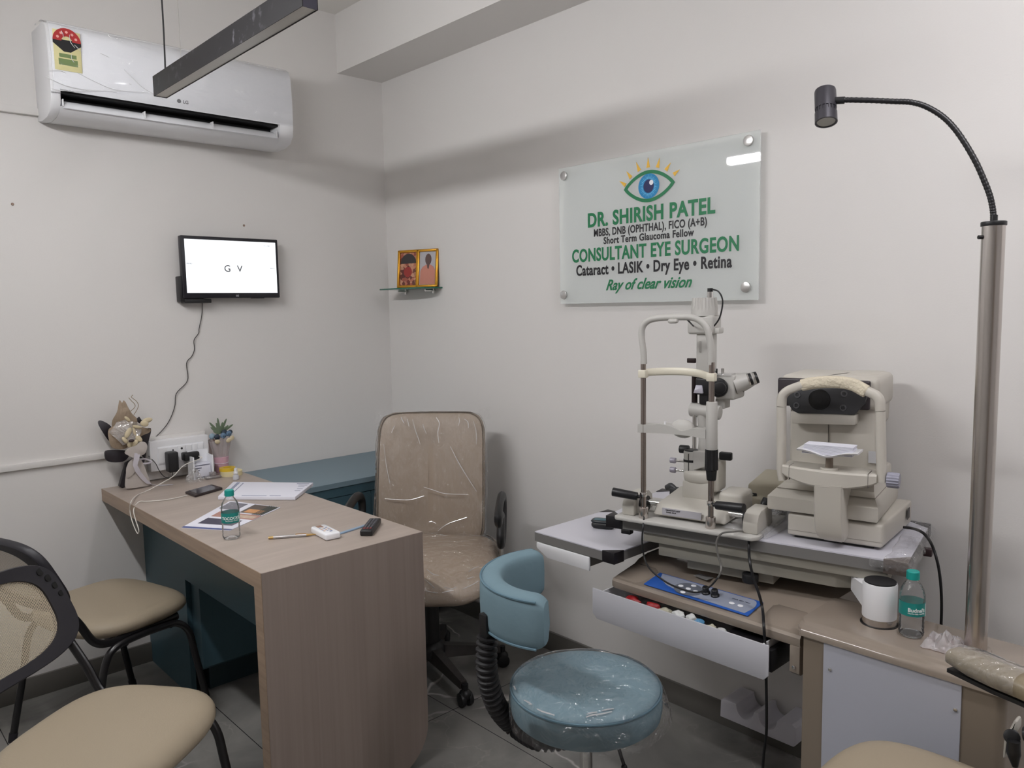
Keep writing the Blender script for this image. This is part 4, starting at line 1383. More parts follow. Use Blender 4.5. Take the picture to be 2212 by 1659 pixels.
obj('back_spine', MB().tube([(-.01, .05, .40), (-.01, .20, .405), (-.01, .245, .46), (-.01, .25, .62)], .02, 8, flat=.4), M_BLACK, t)
obj('tilt_mechanism', MB().box(-.09, .09, -.10, .08, .385, .425, r=.008).cyl((.03, -.05, .36), (.03, -.05, .39), .02), M_BLACK, t)
obj('gas_column', MB().cyl((0, 0, .12), (0, 0, .30), .036, .034).cyl((0, 0, .30), (0, 0, .40), .026), M_BLACKM, t)
obj('hub', MB().lathe([(0, .07), (.04, .072), (.056, .085), (.058, .11), (.05, .13), (.038, .14), (0, .14)], 28), M_BLACK, t)
M_DUST = mat('dusty_wrapped_leg', srgb(62, 58, 56), .4, var=.5, vscale=30)
for k in range(5):
    a = math.radians(258 + 46.6 + 72 * k)
    c, s_ = math.cos(a), math.sin(a)
    lg_ = obj('base_leg', MB().loft([[Vector((c * r - s_ * y, s_ * r + c * y, z)) for y, z in ((-w, z0), (w, z0), (w * .7, z1), (-w * .7, z1))] for r, w, z0, z1 in ((.03, .028, .075, .125), (.14, .022, .07, .108), (.275, .016, .062, .088))]), M_DUST, t)
    cs = MB()
    cx, cy_ = c * .285, s_ * .285
    for w in (-1, 1):
        cs.cyl((cx - s_ * w * .006, cy_ + c * w * .006, .026), (cx - s_ * w * .024, cy_ + c * w * .024, .026), .0255, seg=24, bev=.004)
    cs.sphere((cx, cy_, .042), .024, 1, 1, .9, 14)
    cs.cyl((cx, cy_, .05), (cx, cy_, .082), .012, seg=12)
    obj('caster', cs, M_BLACK, t)

# ------------------------------------------------------------------ blue examiner stool
M_SUEDE = mat('blue_grey_suede', srgb(118, 142, 152), .85, bump=.12, bscale=30, var=.07, vscale=14, spec=.2)
M_PIPE = mat('blue_grey_piping', srgb(96, 124, 138), .8)
SCX, SCY = -.866, -2.07
t = thing('examiner_stool', 'round blue suede stool wrapped in clear film with curved back support', 'stool', frame(SCX, SCY, 0, 0))
SU = Matrix.Translation((SCX, SCY, .018))
se_ = obj('seat', MB().lathe([(0, .408), (.13, .408), (.172, .412), (.183, .422), (.1865, .44), (.186, .470), (.181, .484), (.170, .493), (.13, .4985), (.07, .4995), (0, .500)], 72), M_SUEDE, t, SU)
obj('piping', MB().tube([(.1835 * math.cos(k * PI / 24), .1835 * math.sin(k * PI / 24), .482) for k in range(48)], .0035, 6, closed=True, sub=2), M_PIPE, se_, SU)


def sf(u, v):
    a = u * 2 * PI
    k = v * 1.25
    if k < .7:
        r, z = .184 * k / .7, .5035 - .010 * (k / .7) ** 8
    else:
        q = (k - .7) / .55
        r, z = .184 + .0065 * math.sin(q * PI * .8), .4935 - .088 * q
    wv = .004 * math.sin(7 * a + 1) * max(0, k - .7) + .003 * noise.noise(Vector((math.cos(a) * 3, math.sin(a) * 3, v * 6)))
    r += wv + (.022 * max(0, k - .72) * max(0, math.cos(a + .6)) ** 3 * 2)
    if k >= .66:
        z -= .008 * (k - .66)
    return Vector((r * math.cos(a), r * math.sin(a), z + .0015 * noise.noise(Vector((r * 30 * math.cos(a), r * 30 * math.sin(a), 0)))))


sf0 = MB().surf(sf, 96, 24)
sfm = MB()
SUI = SU.inverted()
creases(sfm, [[(1160, 1531), (1172, 1537), (1185, 1541), (1198, 1545)], [(1266, 1549), (1282, 1544), (1300, 1542), (1322, 1537)], [(1132, 1512), (1140, 1516), (1149, 1522)], [(1268, 1543), (1276, 1540), (1290, 1538)], [(1300, 1535), (1315, 1532), (1326, 1531)], [(1110, 1482), (1114, 1490)]],
        lambda x, y: SUI @ at(x, y, 2, .5165), .0016)
creases(sfm, [[(1341, 1577), (1350, 1571), (1362, 1569)], [(1400, 1566), (1414, 1552), (1424, 1536)], [(1418, 1500), (1423, 1515), (1420, 1530)]], lambda x, y: SUI @ hit(x, y, Vector((SCX + .12, SCY - .15, .45)), (CAM - Vector((SCX, SCY, CAM.z))).normalized()), .0012)
obj('wrap_glint_creases', sfm, M_GLINT_FOLD, se_, SU)  # folds whitened to stand in for bright streaks on the stool film
obj('plastic_wrap', sf0, film_mat('stool_wrap', .04, 1., 12, milky=.03, rough=.07), se_, SU)
obj('seat_plate', MB().cyl((0, 0, .398), (0, 0, .4265), .09), M_BLACKM, t)
obj('gas_column', MB().cyl((0, 0, .06), (0, 0, .398), .0155), M_CHROME, t)
obj('height_lever', MB().tube([(.02, -.01, .392), (.05, -.04, .38), (.06, -.07, .30)], .0045, 8).sphere((.06, -.072, .293), .008, seg=10), M_BLACKM, t)
obj('hub', MB().lathe([(0, .055), (.03, .055), (.036, .08), (.02, .1), (0, .1)], 24), M_CHROME, t)
for k in range(5):
    a = math.radians(18 + 72 * k)
    c, s_ = math.cos(a), math.sin(a)
    obj('base_leg', MB().tube([(.02 * c, .02 * s_, .075), (.14 * c, .14 * s_, .068), (.24 * c, .24 * s_, .058)], [.014, .012, .01], 8), M_CHROME, t)
    obj('caster', MB().cyl((.25 * c - s_ * .014, .25 * s_ + c * .014, .024), (.25 * c + s_ * .014, .25 * s_ - c * .014, .024), .024, bev=.004).cyl((.25 * c, .25 * s_, .04), (.25 * c, .25 * s_, .06), .008), M_BLACK, t)
# curved back support
ACX, ACY = -.85 - SCX, -1.985 - SCY


def arc_ring(a, k, inner, outer, z0, z1):
    out = []
    n = 20
    rc, rw = (inner + outer) / 2, (outer - inner) / 2 * k
    zc, zw = (z0 + z1) / 2, (z1 - z0) / 2 * k
    for i in range(n):
        b = 2 * PI * i / n
        cb, sb = math.cos(b), math.sin(b)
        r = rc + math.copysign(abs(cb) ** .55, cb) * rw
        z = zc + math.copysign(abs(sb) ** .45, sb) * zw
        out.append(Vector((ACX + r * math.cos(a), ACY + r * math.sin(a), z)))
    return out


A0, A1 = math.radians(60), math.radians(213)
NB = 60
rings = []
for i in range(NB + 1):
    f = i / NB
    e_ = min(1., min(f, 1 - f) * NB / 5.)
    endk = math.sqrt(1 - (1 - e_) ** 2)
    rings.append(arc_ring(A0 + (A1 - A0) * f, max(.02, .45 + .55 * endk if e_ > 0 else .02), .150, .212, .640, .768))
bs = obj('back_cushion', MB().loft(rings, True, True), M_SUEDE, t)
for rr_, zz in ((.2085, .760), (.2085, .648)):
    obj('piping', MB().tube([(ACX + rr_ * math.cos(A0 + (A1 - A0) * (.05 + .90 * i / 24)), ACY + rr_ * math.sin(A0 + (A1 - A0) * (.05 + .90 * i / 24)), zz) for i in range(25)], .0032, 6), M_PIPE, bs)
# bellows arm
bp_ = [at(x, y, 1, -1.91) for x, y in ((1053, 1375), (1051, 1410), (1052, 1450), (1062, 1497), (1080, 1535), (1112, 1568))]
bp_.append(Vector((SCX - .10, SCY + .06, .375)))
bp_.append(Vector((SCX - .03, SCY + .02, .37)))
path = []
for i in range(len(bp_) - 1):
    for k in range(10):
        t_ = k / 10
        p0 = bp_[max(0, i - 1)]; p1 = bp_[i]; p2 = bp_[i + 1]; p3 = bp_[min(len(bp_) - 1, i + 2)]
        path.append(.5 * ((2 * p1) + (p2 - p0) * t_ + (2 * p0 - 5 * p1 + 4 * p2 - p3) * t_ * t_ + (3 * p1 - p0 - 3 * p2 + p3) * t_ ** 3))
ln = [0]
for a, b in zip(path, path[1:]):
    ln.append(ln[-1] + (b - a).length)
pp_, rr = [], []
s = 0
k = 0
while s < ln[-1]:
    i = max(j for j in range(len(ln)) if ln[j] <= s)
    i = min(i, len(path) - 2)
    f = (s - ln[i]) / max(1e-6, ln[i + 1] - ln[i])
    pp_.append(path[i].lerp(path[i + 1], f)); rr.append((.027, .027, .020, .020)[k % 4])
    s += (.0035, .004, .003, .0045)[k % 4]; k += 1
obj('bellows_arm', MB().tube(pp_, rr, 20, smooth=False), mat('black_rubber', srgb(30, 29, 31), .55), t, ID)
bp0 = bp_[0]; q = bp0
obj('arm_bracket', MB().box(q.x - .016, q.x + .016, q.y - .014, q.y + .014, q.z - .01, q.z + .06, r=.004), M_BLACK, t, ID)
# ------------------------------------------------------------------ instrument table on its swivel arm
TF = frame(-.521, -1.906, 0, -78.369)          # local x along the table front, y towards the wall


def sp(px, py, tt):
    return fat(TF, px, py, 1, tt)


def tz(px, py, z):
    return fat(TF, px, py, 2, z)


M_TOPW = mat('white_laminate', srgb(206, 205, 214), .35)
M_EDGE = mat('grey_edge_band', srgb(118, 116, 114), .5)
M_RAIL = mat('warm_grey_rail', srgb(148, 144, 134), .55)
M_CORNER = mat('black_corner_cap', srgb(24, 22, 26), .45)
t = thing('instrument_table', 'white topped instrument table with grey edges on a swivel arm', 'table', TF @ Matrix.Translation((.35, .2, .68)))
cut = .04
s0, s1, t0, t1 = -.048, .742, .0, .388
topp = [(s0 + cut, t0), (s1 - .02, t0), (s1, t0 + .02), (s1, t1 - cut), (s1 - cut, t1), (s0 + cut, t1), (s0, t1 - cut), (s0, t0 + cut)]
obj('tabletop', MB().prism([(x * .999, y) for x, y in topp], .8165, .82, 2), M_TOPW, t, TF)
inn = [(x, y) for x, y in topp]
obj('edge_band', MB().prism(inn, .789, .8162, 2), M_EDGE, t, TF)
for (cx, cy_, a) in ((s0, t0, 0), (s1, t0, 1), (s1, t1, 2), (s0, t1, 3)):
    sx, sy = (1 if a in (0, 3) else -1), (1 if a in (0, 1) else -1)
    e = .0015
    pts = [(cx - sx * e, cy_ - sy * e), (cx + sx * .052, cy_ - sy * e), (cx + sx * .052, cy_ + sy * .004), (cx + sx * .004, cy_ + sy * .048), (cx - sx * e, cy_ + sy * .048)]
    obj('corner_cap', MB().prism(pts, .787, .8212, 2, r=.001), M_CORNER if a != 1 else mat('smoky_corner_cap', srgb(104, 94, 88), .3), t, TF)
obj('upper_rail', MB().prism([(.066, .008), (.70, .008), (.70, .36), (.066, .36)], .762, .789, 2, r=.001), M_RAIL, t, TF)
obj('lower_rail', MB().prism([(.105, .022), (.58, .022), (.66, .055), (.66, .30), (.105, .30)], .722, .7618, 2, r=.004), M_RAIL, t, TF)
obj('under_box', MB().box(.18, .42, .05, .25, .69, .722, r=.002), M_RAIL, t, TF)
obj('clamp_knob', MB().cyl((.365, .03, .693), (.365, .03, .716), .021, seg=24, bev=.002), M_BLACK, t, TF)
obj('latch', MB().box(.0, .03, -.004, .02, .775, .789, r=.003), M_BLACK, t, TF)
obj('side_knob', MB().box(s1 + .001, s1 + .022, .24, .262, .77, .79, r=.003), mat('dark_red_brown', srgb(60, 44, 46), .4), t, TF)
# swivel post and bracket
PC = Vector((-.423, -2.592, 0))
obj('post', MB().lathe([(0, .697), (.0368, .697), (.0375, .70), (.0375, .775), (.036, .779), (0, .779)], 48, Matrix.Translation(PC)), M_WHITE, t, ID)
obj('post_cap', MB().cyl(PC + Vector((0, 0, .779)), PC + Vector((0, 0, .782)), .0345, seg=40), M_BLACK, t, ID)
obj('post_ring', MB().cyl(PC + Vector((0, 0, .6803)), PC + Vector((0, 0, .697)), .0372, seg=40), M_BRUSH, t, ID)
b1, b2 = TF @ Vector((.60, .10, .742)), PC + Vector((0, .0, .745))
obj('swivel_bracket', MB().loft([[TF @ Vector((.615, .025, .757)), TF @ Vector((.60, .12, .757)), TF @ Vector((.60, .12, .724)), TF @ Vector((.615, .025, .724))],
                                 [PC + Vector((-.022, .028, .770)), PC + Vector((.03, .018, .770)), PC + Vector((.03, .018, .705)), PC + Vector((-.022, .028, .715))]]), M_WHITE, t, ID)

# film around the right end
o = obj('plastic_film', MB().surf(lambda u, v: Vector((.695 + .062 * u + .008 * noise.noise(Vector((u * 3, v * 9, 2))), -.012 + v * .43, .823 + .006 * abs(noise.noise(Vector((u * 7, v * 14, 4)))) - (.028 * max(0, u - .75) * 4 * (.5 + abs(noise.noise(Vector((v * 12, 0, 1)))))))), 16, 50), film_mat('table_film', .05, 1., 20, milky=.08), t, TF)
obj('plastic_film', MB().surf(lambda u, v: Vector((.66 + .09 * u, -.006 - .008 * abs(noise.noise(Vector((u * 9, v * 5, 3)))), .823 - .034 * v * (.6 + .5 * abs(noise.noise(Vector((u * 8, 1, 1))))))), 24, 8), film_mat('table_film', .10, 1., 30), t, TF)

# ------------------------------------------------------------------ lower side table
t = thing('side_table', 'small white side table with black corners left of the slit lamp', 'table', frame(-.36, -1.75, .69, -90))
tx0, tx1, ty0, ty1, TZ = -.553, -.195, -1.905, -1.583, .722
c = .038
poly = [(tx0 + .0, ty1), (tx0, ty0 + c), (tx0 + c, ty0), (tx1, ty0), (tx1, ty1 - c), (tx1 - c, ty1)]
obj('tabletop', MB().prism(poly, TZ - .003, TZ, 2), M_TOPW, t, ID)
obj('edge_band', MB().prism(poly, TZ - .030, TZ - .0032, 2), M_EDGE, t, ID)
e = .0015
obj('corner_cap', MB().prism([(tx0 - e, ty0 - e), (tx0 + .044, ty0 - e), (tx0 + .044, ty0 + .002), (tx0 + .002, ty0 + .044), (tx0 - e, ty0 + .044)], TZ - .033, TZ + .0008, 2, r=.001), M_CORNER, t, ID)
obj('corner_cap', MB().prism([(tx1 + e, ty1 + e), (tx1 - .044, ty1 + e), (tx1 - .044, ty1 - .002), (tx1 - .002, ty1 - .044), (tx1 + e, ty1 - .044)], TZ - .033, TZ + .0008, 2, r=.001), M_CORNER, t, ID)
dr = obj('drawer', MB().prism([(-1.592, .690), (-1.812, .690), (-1.812, .648), (-1.640, .648), (-1.592, .672)], -.556, -.548, 0, r=.003), M_WHITE, t, ID)
obj('drawer_tray', MB().box(-.547, -.22, -1.80, -1.61, .655, .6915), mat('grey_tray', srgb(128, 126, 120), .6), t, ID)
obj('support_arm', MB().box(-.22, -.03, -1.80, -1.70, .655, .69, r=.004), M_RAIL, t, ID)
obj('wall_plate', MB().box(-.03, -.0005, -1.84, -1.66, .60, .71, r=.003), M_RAIL, t, ID)

p = at(1303, 1140, 2, TZ)
F = frame(p.x, p.y, TZ, -65)
t = thing('lens_case', 'small black case with teal lid on the side table', 'case', F)
obj('case_body', MB().cushion(0, 0, .0005, .021, .074, .044, e=4, edge=.4), M_BLACK, t)
obj('lid', MB().cushion(0, 0, .0195, .027, .076, .046, e=4, edge=.6), mat('black_lid', srgb(30, 36, 42), .3), t)
obj('lid_sticker', MB().box(-.028, .024, -.012, .014, .0268, .0276, r=.0003), mat('teal_sticker', srgb(48, 92, 104), .3), t)

# ------------------------------------------------------------------ slit lamp
t = thing('slit_lamp', 'slit lamp microscope with head rest frame on the left of the table', 'slit lamp', TF @ Matrix.Translation((.17, .1, .82)))
TB = .8205
obj('base_plate', MB().prism([(-.005, -.028), (.385, -.028), (.40, -.01), (.40, .23), (-.01, .23), (-.012, -.018)], TB, TB + .0105, 2, r=.003), M_GREYP, t, TF)


def rail_block(x0, x1):
    prof = [(.0, .831), (.0, .862), (.012, .880), (.035, .888), (.10, .888), (.125, .87), (.13, .831)]
    return MB().prism([(y, z) for y, z in prof], x0, x1, 0, r=.004)


obj('rail_cover', rail_block(.002, .040), M_CREAM, t, TF)
obj('rail_cover', rail_block(.352, .392), M_CREAM, t, TF)
obj('rail_gear', MB().cyl((.040, .055, .857), (.056, .055, .857), .024, seg=28), M_BLACK, t, TF)
obj('rail_gear', MB().cyl((.340, .055, .857), (.352, .055, .857), .022, seg=28), M_BLACK, t, TF)
obj('cross_rail', MB().cyl((.05, .06, .862), (.345, .06, .862), .0085, seg=20), M_CHROME, t, TF)
sb = obj('slide_base', MB().hexa([(.088, .02, .838), (.300, .02, .838), (.300, .20, .838), (.088, .20, .838), (.092, .035, .868), (.296, .035, .868), (.292, .19, .890), (.10, .19, .890)], r=.007, seg=3), M_CREAM, t, TF)
obj('slide_hump', MB().box(.245, .315, .11, .205, .845, .905, r=.012, seg=3), M_CREAM, sb, TF)
lb = obj('rating_label', MB().box(.118, .232, .0185, .0225, .843, .862), mat('label_silver', srgb(172, 170, 176), .5), sb, TF)
tM = TF @ Matrix.Translation((.15, .018, .856)) @ FRONT
obj('label_print', text_bm('TAKAGI SLIT LAMP', .0052, tM), M_BLACK, lb, ID)
obj('label_print', text_bm('MODEL  SM-70', .0045, TF @ Matrix.Translation((.145, .018, .850)) @ FRONT), M_BLACK, lb, ID)
obj('joystick', MB().tube([(.055, .185, .878), (.075, .18, .885), (.10, .17, .875)], [.007, .011, .007], 12, flat=.7).box(.075, .10, .165, .19, .862, .884, r=.003), mat('dark_grey_handle', srgb(58, 58, 60), .45), t, TF)
obj('pedestal', MB().box(.141, .222, .105, .185, .872, .925, r=.004), M_CREAM, t, TF)
obj('pedestal_collar', MB().cushion(.183, .145, .920, .955, .094, .09, e=3, edge=.3, nu=40), M_CREAM, t, TF)
obj('pedestal_back', MB().box(.205, .238, .13, .20, .895, .985, r=.009, seg=3), M_CREAM, t, TF)
# lower drum with scale
dr = obj('scale_drum', MB().lathe([(0, .936), (.0215, .936), (.0225, .939), (.0225, 1.006), (.021, 1.009), (0, 1.009)], 40, Matrix.Translation((.157, .135, 0))), M_GREYP, t, TF)
obj('drum_cap', MB().cyl((.157, .135, 1.0085), (.157, .135, 1.0125), .0205, seg=32), M_BLACK, dr, TF)
obj('drum_slot', MB().box(.1565, .1582, .1110, .1128, .938, 1.004), M_BLACK, dr, TF)
obj('drum_band', MB().lathe([(.0226, .978), (.0231, .978), (.0231, .985), (.0226, .985), (.0226, .978)], 40, Matrix.Translation((.157, .135, 0))), M_BLACK, dr, TF)
obj('arm_housing', MB().hexa([(.165, .115, .955), (.225, .125, .975), (.225, .17, .975), (.165, .17, .955), (.165, .115, 1.012), (.225, .125, 1.012), (.225, .17, 1.012), (.165, .17, 1.012)], r=.005), M_GREYP, t, TF)
for z in (.976, .948):
    kn = obj('lock_screw', MB().cyl((.134, .132, z), (.108, .131, z), .0035, seg=12), M_CHROME, t, TF)
    obj('screw_head', MB().cyl((.110, .131, z), (.0935, .131, z), .0085, seg=10, bev=.001), mat('grey_knob', srgb(168, 164, 176), .35, .2), kn, TF)
obj('focus_knob', MB().cyl((.142, .15, 1.008), (.115, .15, 1.008), .0125, seg=24, bev=.002), M_BLACK, t, TF)
obj('side_lever', MB().box(.232, .268, .148, .165, .987, 1.010, r=.004), M_BLACK, t, TF)
obj('arm_column', MB().tube([(.19, .15, 1.0), (.188, .15, 1.04), (.186, .15, 1.075), (.184, .15, 1.12)], [.020, .015, .014, .018], 20), M_GREYP, t, TF)
obj('guide_rod', MB().cyl((.163, .14, 1.01), (.163, .14, 1.12), .006, seg=14).cyl((.163, .14, 1.072), (.163, .14, 1.082), .0095, seg=14), M_CHROME, t, TF)
obj('cross_cylinder', MB().cyl((.147, .15, 1.127), (.236, .15, 1.122), .0205, seg=32, bev=.004), M_GREYP, t, TF)
obj('lamp_rod', MB().cyl((.157, .155, 1.145), (.157, .155, 1.225), .0085, seg=16), mat('dark_bronze', srgb(48, 38, 38), .35, .4), t, TF)
obj('prism_housing', MB().box(.168, .212, .13, .165, 1.172, 1.222, r=.007, seg=3).box(.178, .205, .135, .16, 1.145, 1.175, r=.003), M_BLACK, t, TF)
obj('mirror', MB().hexa([(.168, .118, 1.178), (.195, .118, 1.178), (.195, .128, 1.178), (.168, .128, 1.178), (.172, .126, 1.200), (.190, .126, 1.200), (.190, .13, 1.200), (.172, .13, 1.200)], r=.001), mat('mirror_grey', srgb(190, 188, 200), .2), t, TF)
obj('filter_lever', MB().box(.143, .168, .13, .14, 1.262, 1.276, r=.002), mat('dark_bronze', srgb(48, 38, 38), .35, .4), t, TF)
# lamp tower
tw = obj('lamp_tower', MB().box(.170, .216, .13, .175, 1.235, 1.347, r=.006, seg=3), M_GREYP, t, TF)
obj('tower_slot', MB().box(.180, .186, .127, .131, 1.293, 1.325, r=.0015), mat('slot_grey', srgb(160, 157, 152), .4), tw, TF)
obj('lamp_body', MB().box(.147, .223, .12, .19, 1.344, 1.397, r=.008, seg=3).box(.22, .238, .13, .165, 1.346, 1.362, r=.003), M_GREYP, t, TF)


def flute(r0, z0, r1, z1, n=24, amp=.0012):
    rings = []
    for k in range(9):
        f = k / 8
        r = r0 + (r1 - r0) * f
        rings.append([Vector((.185 + (r + amp * (1 if i % 2 else -1) * (f > .3)) * math.cos(2 * PI * i / (2 * n)), .155 + (r + amp * (1 if i % 2 else -1) * (f > .3)) * math.sin(2 * PI * i / (2 * n)), z0 + (z1 - z0) * f)) for i in range(2 * n)])
    return MB().loft(rings)


obj('lamp_cap', flute(.0385, 1.395, .0325, 1.446), M_GREYP, t, TF)
obj('cable_socket', MB().cyl((.205, .145, 1.446), (.205, .145, 1.462), .0085, seg=20), M_CHROME, t, TF)
obj('cable_plug', MB().cyl((.205, .145, 1.462), (.205, .145, 1.472), .0075, seg=18), M_BLACK, t, TF)
cb = [(.205, .145, 1.47)] + [tuple(sp(x, y, .13)) for x, y in ((1552, 630), (1561, 650), (1556, 682), (1546, 700), (1534, 710), (1516, 714), (1500, 706))] + [tuple(sp(x, y, .06)) for x, y in ((1488, 694), (1476, 684))] + [tuple(sp(x, y, .01)) for x, y in ((1464, 681), (1452, 682))]
obj('lamp_cable', MB().tube(cb, .0022, 8), M_BLACK, t, TF)
# microscope
mb = obj('microscope_body', MB().box(.215, .272, .16, .25, 1.158, 1.228, r=.008, seg=3).box(.212, .240, .17, .22, 1.13, 1.16, r=.004), M_GREYP, t, TF)
obj('cover_plate', MB().box(.222, .262, .155, .20, 1.226, 1.232, r=.002), film_mat('clear_cover', .1, .3, 20, milky=.2), mb, TF)
obj('pin', MB().cyl((.216, .17, 1.228), (.216, .17, 1.245), .003, seg=10), M_BLACK, mb, TF)
obj('pin', MB().cyl((.234, .17, 1.228), (.234, .17, 1.246), .004, seg=10), M_CHROME, mb, TF)
kb = obj('magnification_knob', MB().cyl((.228, .160, 1.193), (.228, .148, 1.193), .027, seg=32, bev=.002), M_BLACK, t, TF)
obj('knob_grip', MB().cyl((.236, .148, 1.194), (.240, .128, 1.194), .0175, seg=20, bev=.002), M_BLACK, kb, TF)
for k, off in enumerate((0, .05)):
    a_, b_ = Vector((.262, .185 + off, 1.20)), Vector((.296, .20 + off, 1.213))
    ey = obj('eyepiece', MB().tube([a_, a_.lerp(b_, .5), b_], [.028, .024, .0185], 24), M_GREYP, t, TF)
    dd_ = (b_ - a_).normalized()
    obj('eyecup', MB().cyl(b_ - dd_ * .004, b_ + dd_ * .012, .0185, .0175, seg=24, bev=.002), M_BLACK, ey, TF)
    obj('eyepiece_ring', MB().cyl(b_ + dd_ * .000, b_ + dd_ * .004, .0192, seg=24), M_CHROME, ey, TF)
# head rest frame
for s_, top_ in ((.070, 1.276), (.2665, 1.276)):
    ps = obj('post', MB().cyl((s_, 0, .8315), (s_, 0, top_), .0075, seg=20), M_BRONZE, t, TF)
    obj('post_base', MB().cyl((s_, 0, .831), (s_, 0, .862), .0135, seg=24, bev=.001), M_BRUSH, ps, TF)
    obj('post_collar', MB().cyl((s_, 0, .893), (s_, 0, .905), .0105, seg=20, bev=.001), M_CHROME, ps, TF)
arch = [tuple(sp(x, y, 0)) for x, y in ((1391, 786), (1390, 760), (1386, 725), (1389, 705), (1402, 692), (1424, 687), (1462, 685), (1495, 686), (1515, 695), (1528, 712), (1534, 740), (1536, 765), (1535, 788))]
arch = [(x + (.0 if i else .0), y + .0, z) for i, (x, y, z) in enumerate(arch)]
obj('head_arch', MB().tube(arch, .0088, 16), M_GREYP, t, TF)
c_ = sp(1454, 693, -.008)
obj('fixation_clip', MB().cushion(c_.x, c_.y, c_.z - .007, c_.z + .005, .029, .02, e=3, edge=.5), M_GREYP, t, TF)
CR = mat('ivory_band', srgb(224, 218, 200), .35)
bw = [(.066, -.002, 1.240), (.085, .012, 1.243), (.12, .028, 1.245), (.17, .034, 1.246), (.22, .026, 1.243), (.25, .012, 1.238), (.270, -.002, 1.236)]
obj('forehead_band', MB().tube(bw, .0105, 12, flat=.45, up=(0, 0, 1)).box(.0585, .0815, -.012, .010, 1.228, 1.250, r=.003).box(.255, .278, -.012, .010, 1.226, 1.248, r=.003), CR, t, TF)
ch = []
for i in range(25):
    f = i / 24
    s_ = .058 + (.255 - .058) * f
    zt = 1.098 - .012 * math.exp(-((f - .62) / .13) ** 2) + .003 * math.exp(-((f - .3) / .1) ** 2)
    zb = 1.075 - .001 * f
    y0, y1 = -.012 + .0 * f, .012
    yy = .022 * math.sin(PI * f)
    ch.append([Vector((s_, y0 + yy, zb)), Vector((s_, y1 + yy + .01, zb)), Vector((s_, y1 + yy + .01, zt)), Vector((s_, y0 + yy, zt))])
cr_ = obj('chin_rest', MB().loft(ch), M_GREYP, t, TF)
obj('chin_cup', MB().sphere((.172, .035, 1.088), .035, 1, .45, .75, 24), M_GREYP, cr_, TF)
obj('paper_pin', MB().cyl((.127, .018, 1.098), (.127, .018, 1.107), .0028, seg=10), M_WHITE, cr_, TF)
obj('height_sleeve', MB().cyl((.2675, 0, 1.045), (.2675, 0, 1.172), .0158, .0145, seg=28, bev=.001), M_GREYP, t, TF)


def fluted(x, y, z0, z1, r0, r1, n=12, amp=.0012):
    rings = []
    for k in range(2):
        r = r0 + (r1 - r0) * k
        rings.append([Vector((x + (r + amp * math.cos(n * 2 * PI * i / (n * 6))) * math.cos(2 * PI * i / (n * 6)), y + (r + amp * math.cos(n * 2 * PI * i / (n * 6))) * math.sin(2 * PI * i / (n * 6)), z0 + (z1 - z0) * k)) for i in range(n * 6)])
    return MB().loft(rings)


obj('height_knob', fluted(.2675, 0, .990, 1.045, .0165, .0155).lathe([(0, .962), (.0115, .962), (.0125, .966), (.0145, .989), (0, .989)], 28, Matrix.Translation((.2675, 0, 0))), M_BLACK, t, TF)
for a_, b_ in (((.066, -.012, .893), (-.012, -.03, .902)), ((.278, -.012, .899), (.366, -.028, .905))):
    a_, b_ = Vector(a_), Vector(b_)
    hd = obj('handle', MB().cyl(a_ + (b_ - a_) * .1, b_, .0115, .0125, seg=24, bev=.002), M_BLACK, t, TF)
    obj('handle_stem', MB().cyl(a_, a_ + (b_ - a_) * .12, .005, seg=12), M_BLACKM, hd, TF)

# thin cable drooping below the table
cpp = [tuple(sp(1391, 1118, -.014)), tuple(sp(1389, 1140, -.034))] + [tuple(sp(x, y, -.04)) for x, y in ((1387, 1170), (1392, 1205))]
w1 = [hit(x, y, TF @ Vector((0, -.06, 0)), TF.to_3x3() @ Vector((0, 1, 0))) for x, y in ((1405, 1230), (1440, 1258), (1480, 1275), (1510, 1279), (1535, 1266))]
w2 = [hit(x, y, TF @ Vector((0, -.05, 0)), TF.to_3x3() @ Vector((0, 1, 0))) for x, y in ((1551, 1247), (1557, 1235))]
w3 = [hit(x, y, TF @ Vector((0, -.04, 0)), TF.to_3x3() @ Vector((0, 1, 0))) for x, y in ((1557, 1220), (1550, 1195), (1548, 1170), (1560, 1152), (1590, 1148))]
w4 = [TF @ Vector((*tz(x, y, .826)[:2], .826)) for x, y in ((1615, 1147), (1635, 1138), (1638, 1120))]
W_ = [TF @ Vector(q) for q in cpp]
o = obj('foot_cable', MB().tube(W_ + w1 + w2[:1], .0024, 8), M_BLACK)
tag(o, 'thin black cable drooping from the slit lamp over the control panel', 'cable')
o = obj('foot_cable', MB().tube(w2 + w3 + w4, .0026, 8), mat('grey_cable', srgb(112, 110, 106), .5))
tag(o, 'grey cable rising over the table front edge beside the slit lamp', 'cable')

# ------------------------------------------------------------------ power supply box and bubble wrap
t = thing('power_supply', 'cream power supply box between slit lamp and refractometer', 'power supply', TF @ Matrix.Translation((.34, .30, .8205)))
obj('case', MB().hexa([(.279, .245, .835), (.397, .245, .835), (.397, .375, .835), (.279, .375, .835), (.283, .249, .905), (.397, .249, .912), (.397, .370, .930), (.298, .370, .930)], r=.007, seg=3), mat('beige_case', srgb(182, 175, 156), .5), t, TF)
obj('case_foot', MB().box(.29, .30, .26, .27, .8205, .836).box(.38, .39, .26, .27, .8205, .836).box(.29, .30, .35, .36, .8205, .836).box(.38, .39, .35, .36, .8205, .836), M_BLACK, t, TF)
obj('power_switch', MB().box(.293, .311, .2435, .247, .871, .880, r=.002), M_BLACK, t, TF)
obj('screw', MB().cyl((.300, .2430, .8755), (.300, .2425, .8755), .0028, seg=10), M_CHROME, t, TF)
q0 = TF @ sp(1655, 1078, .20)
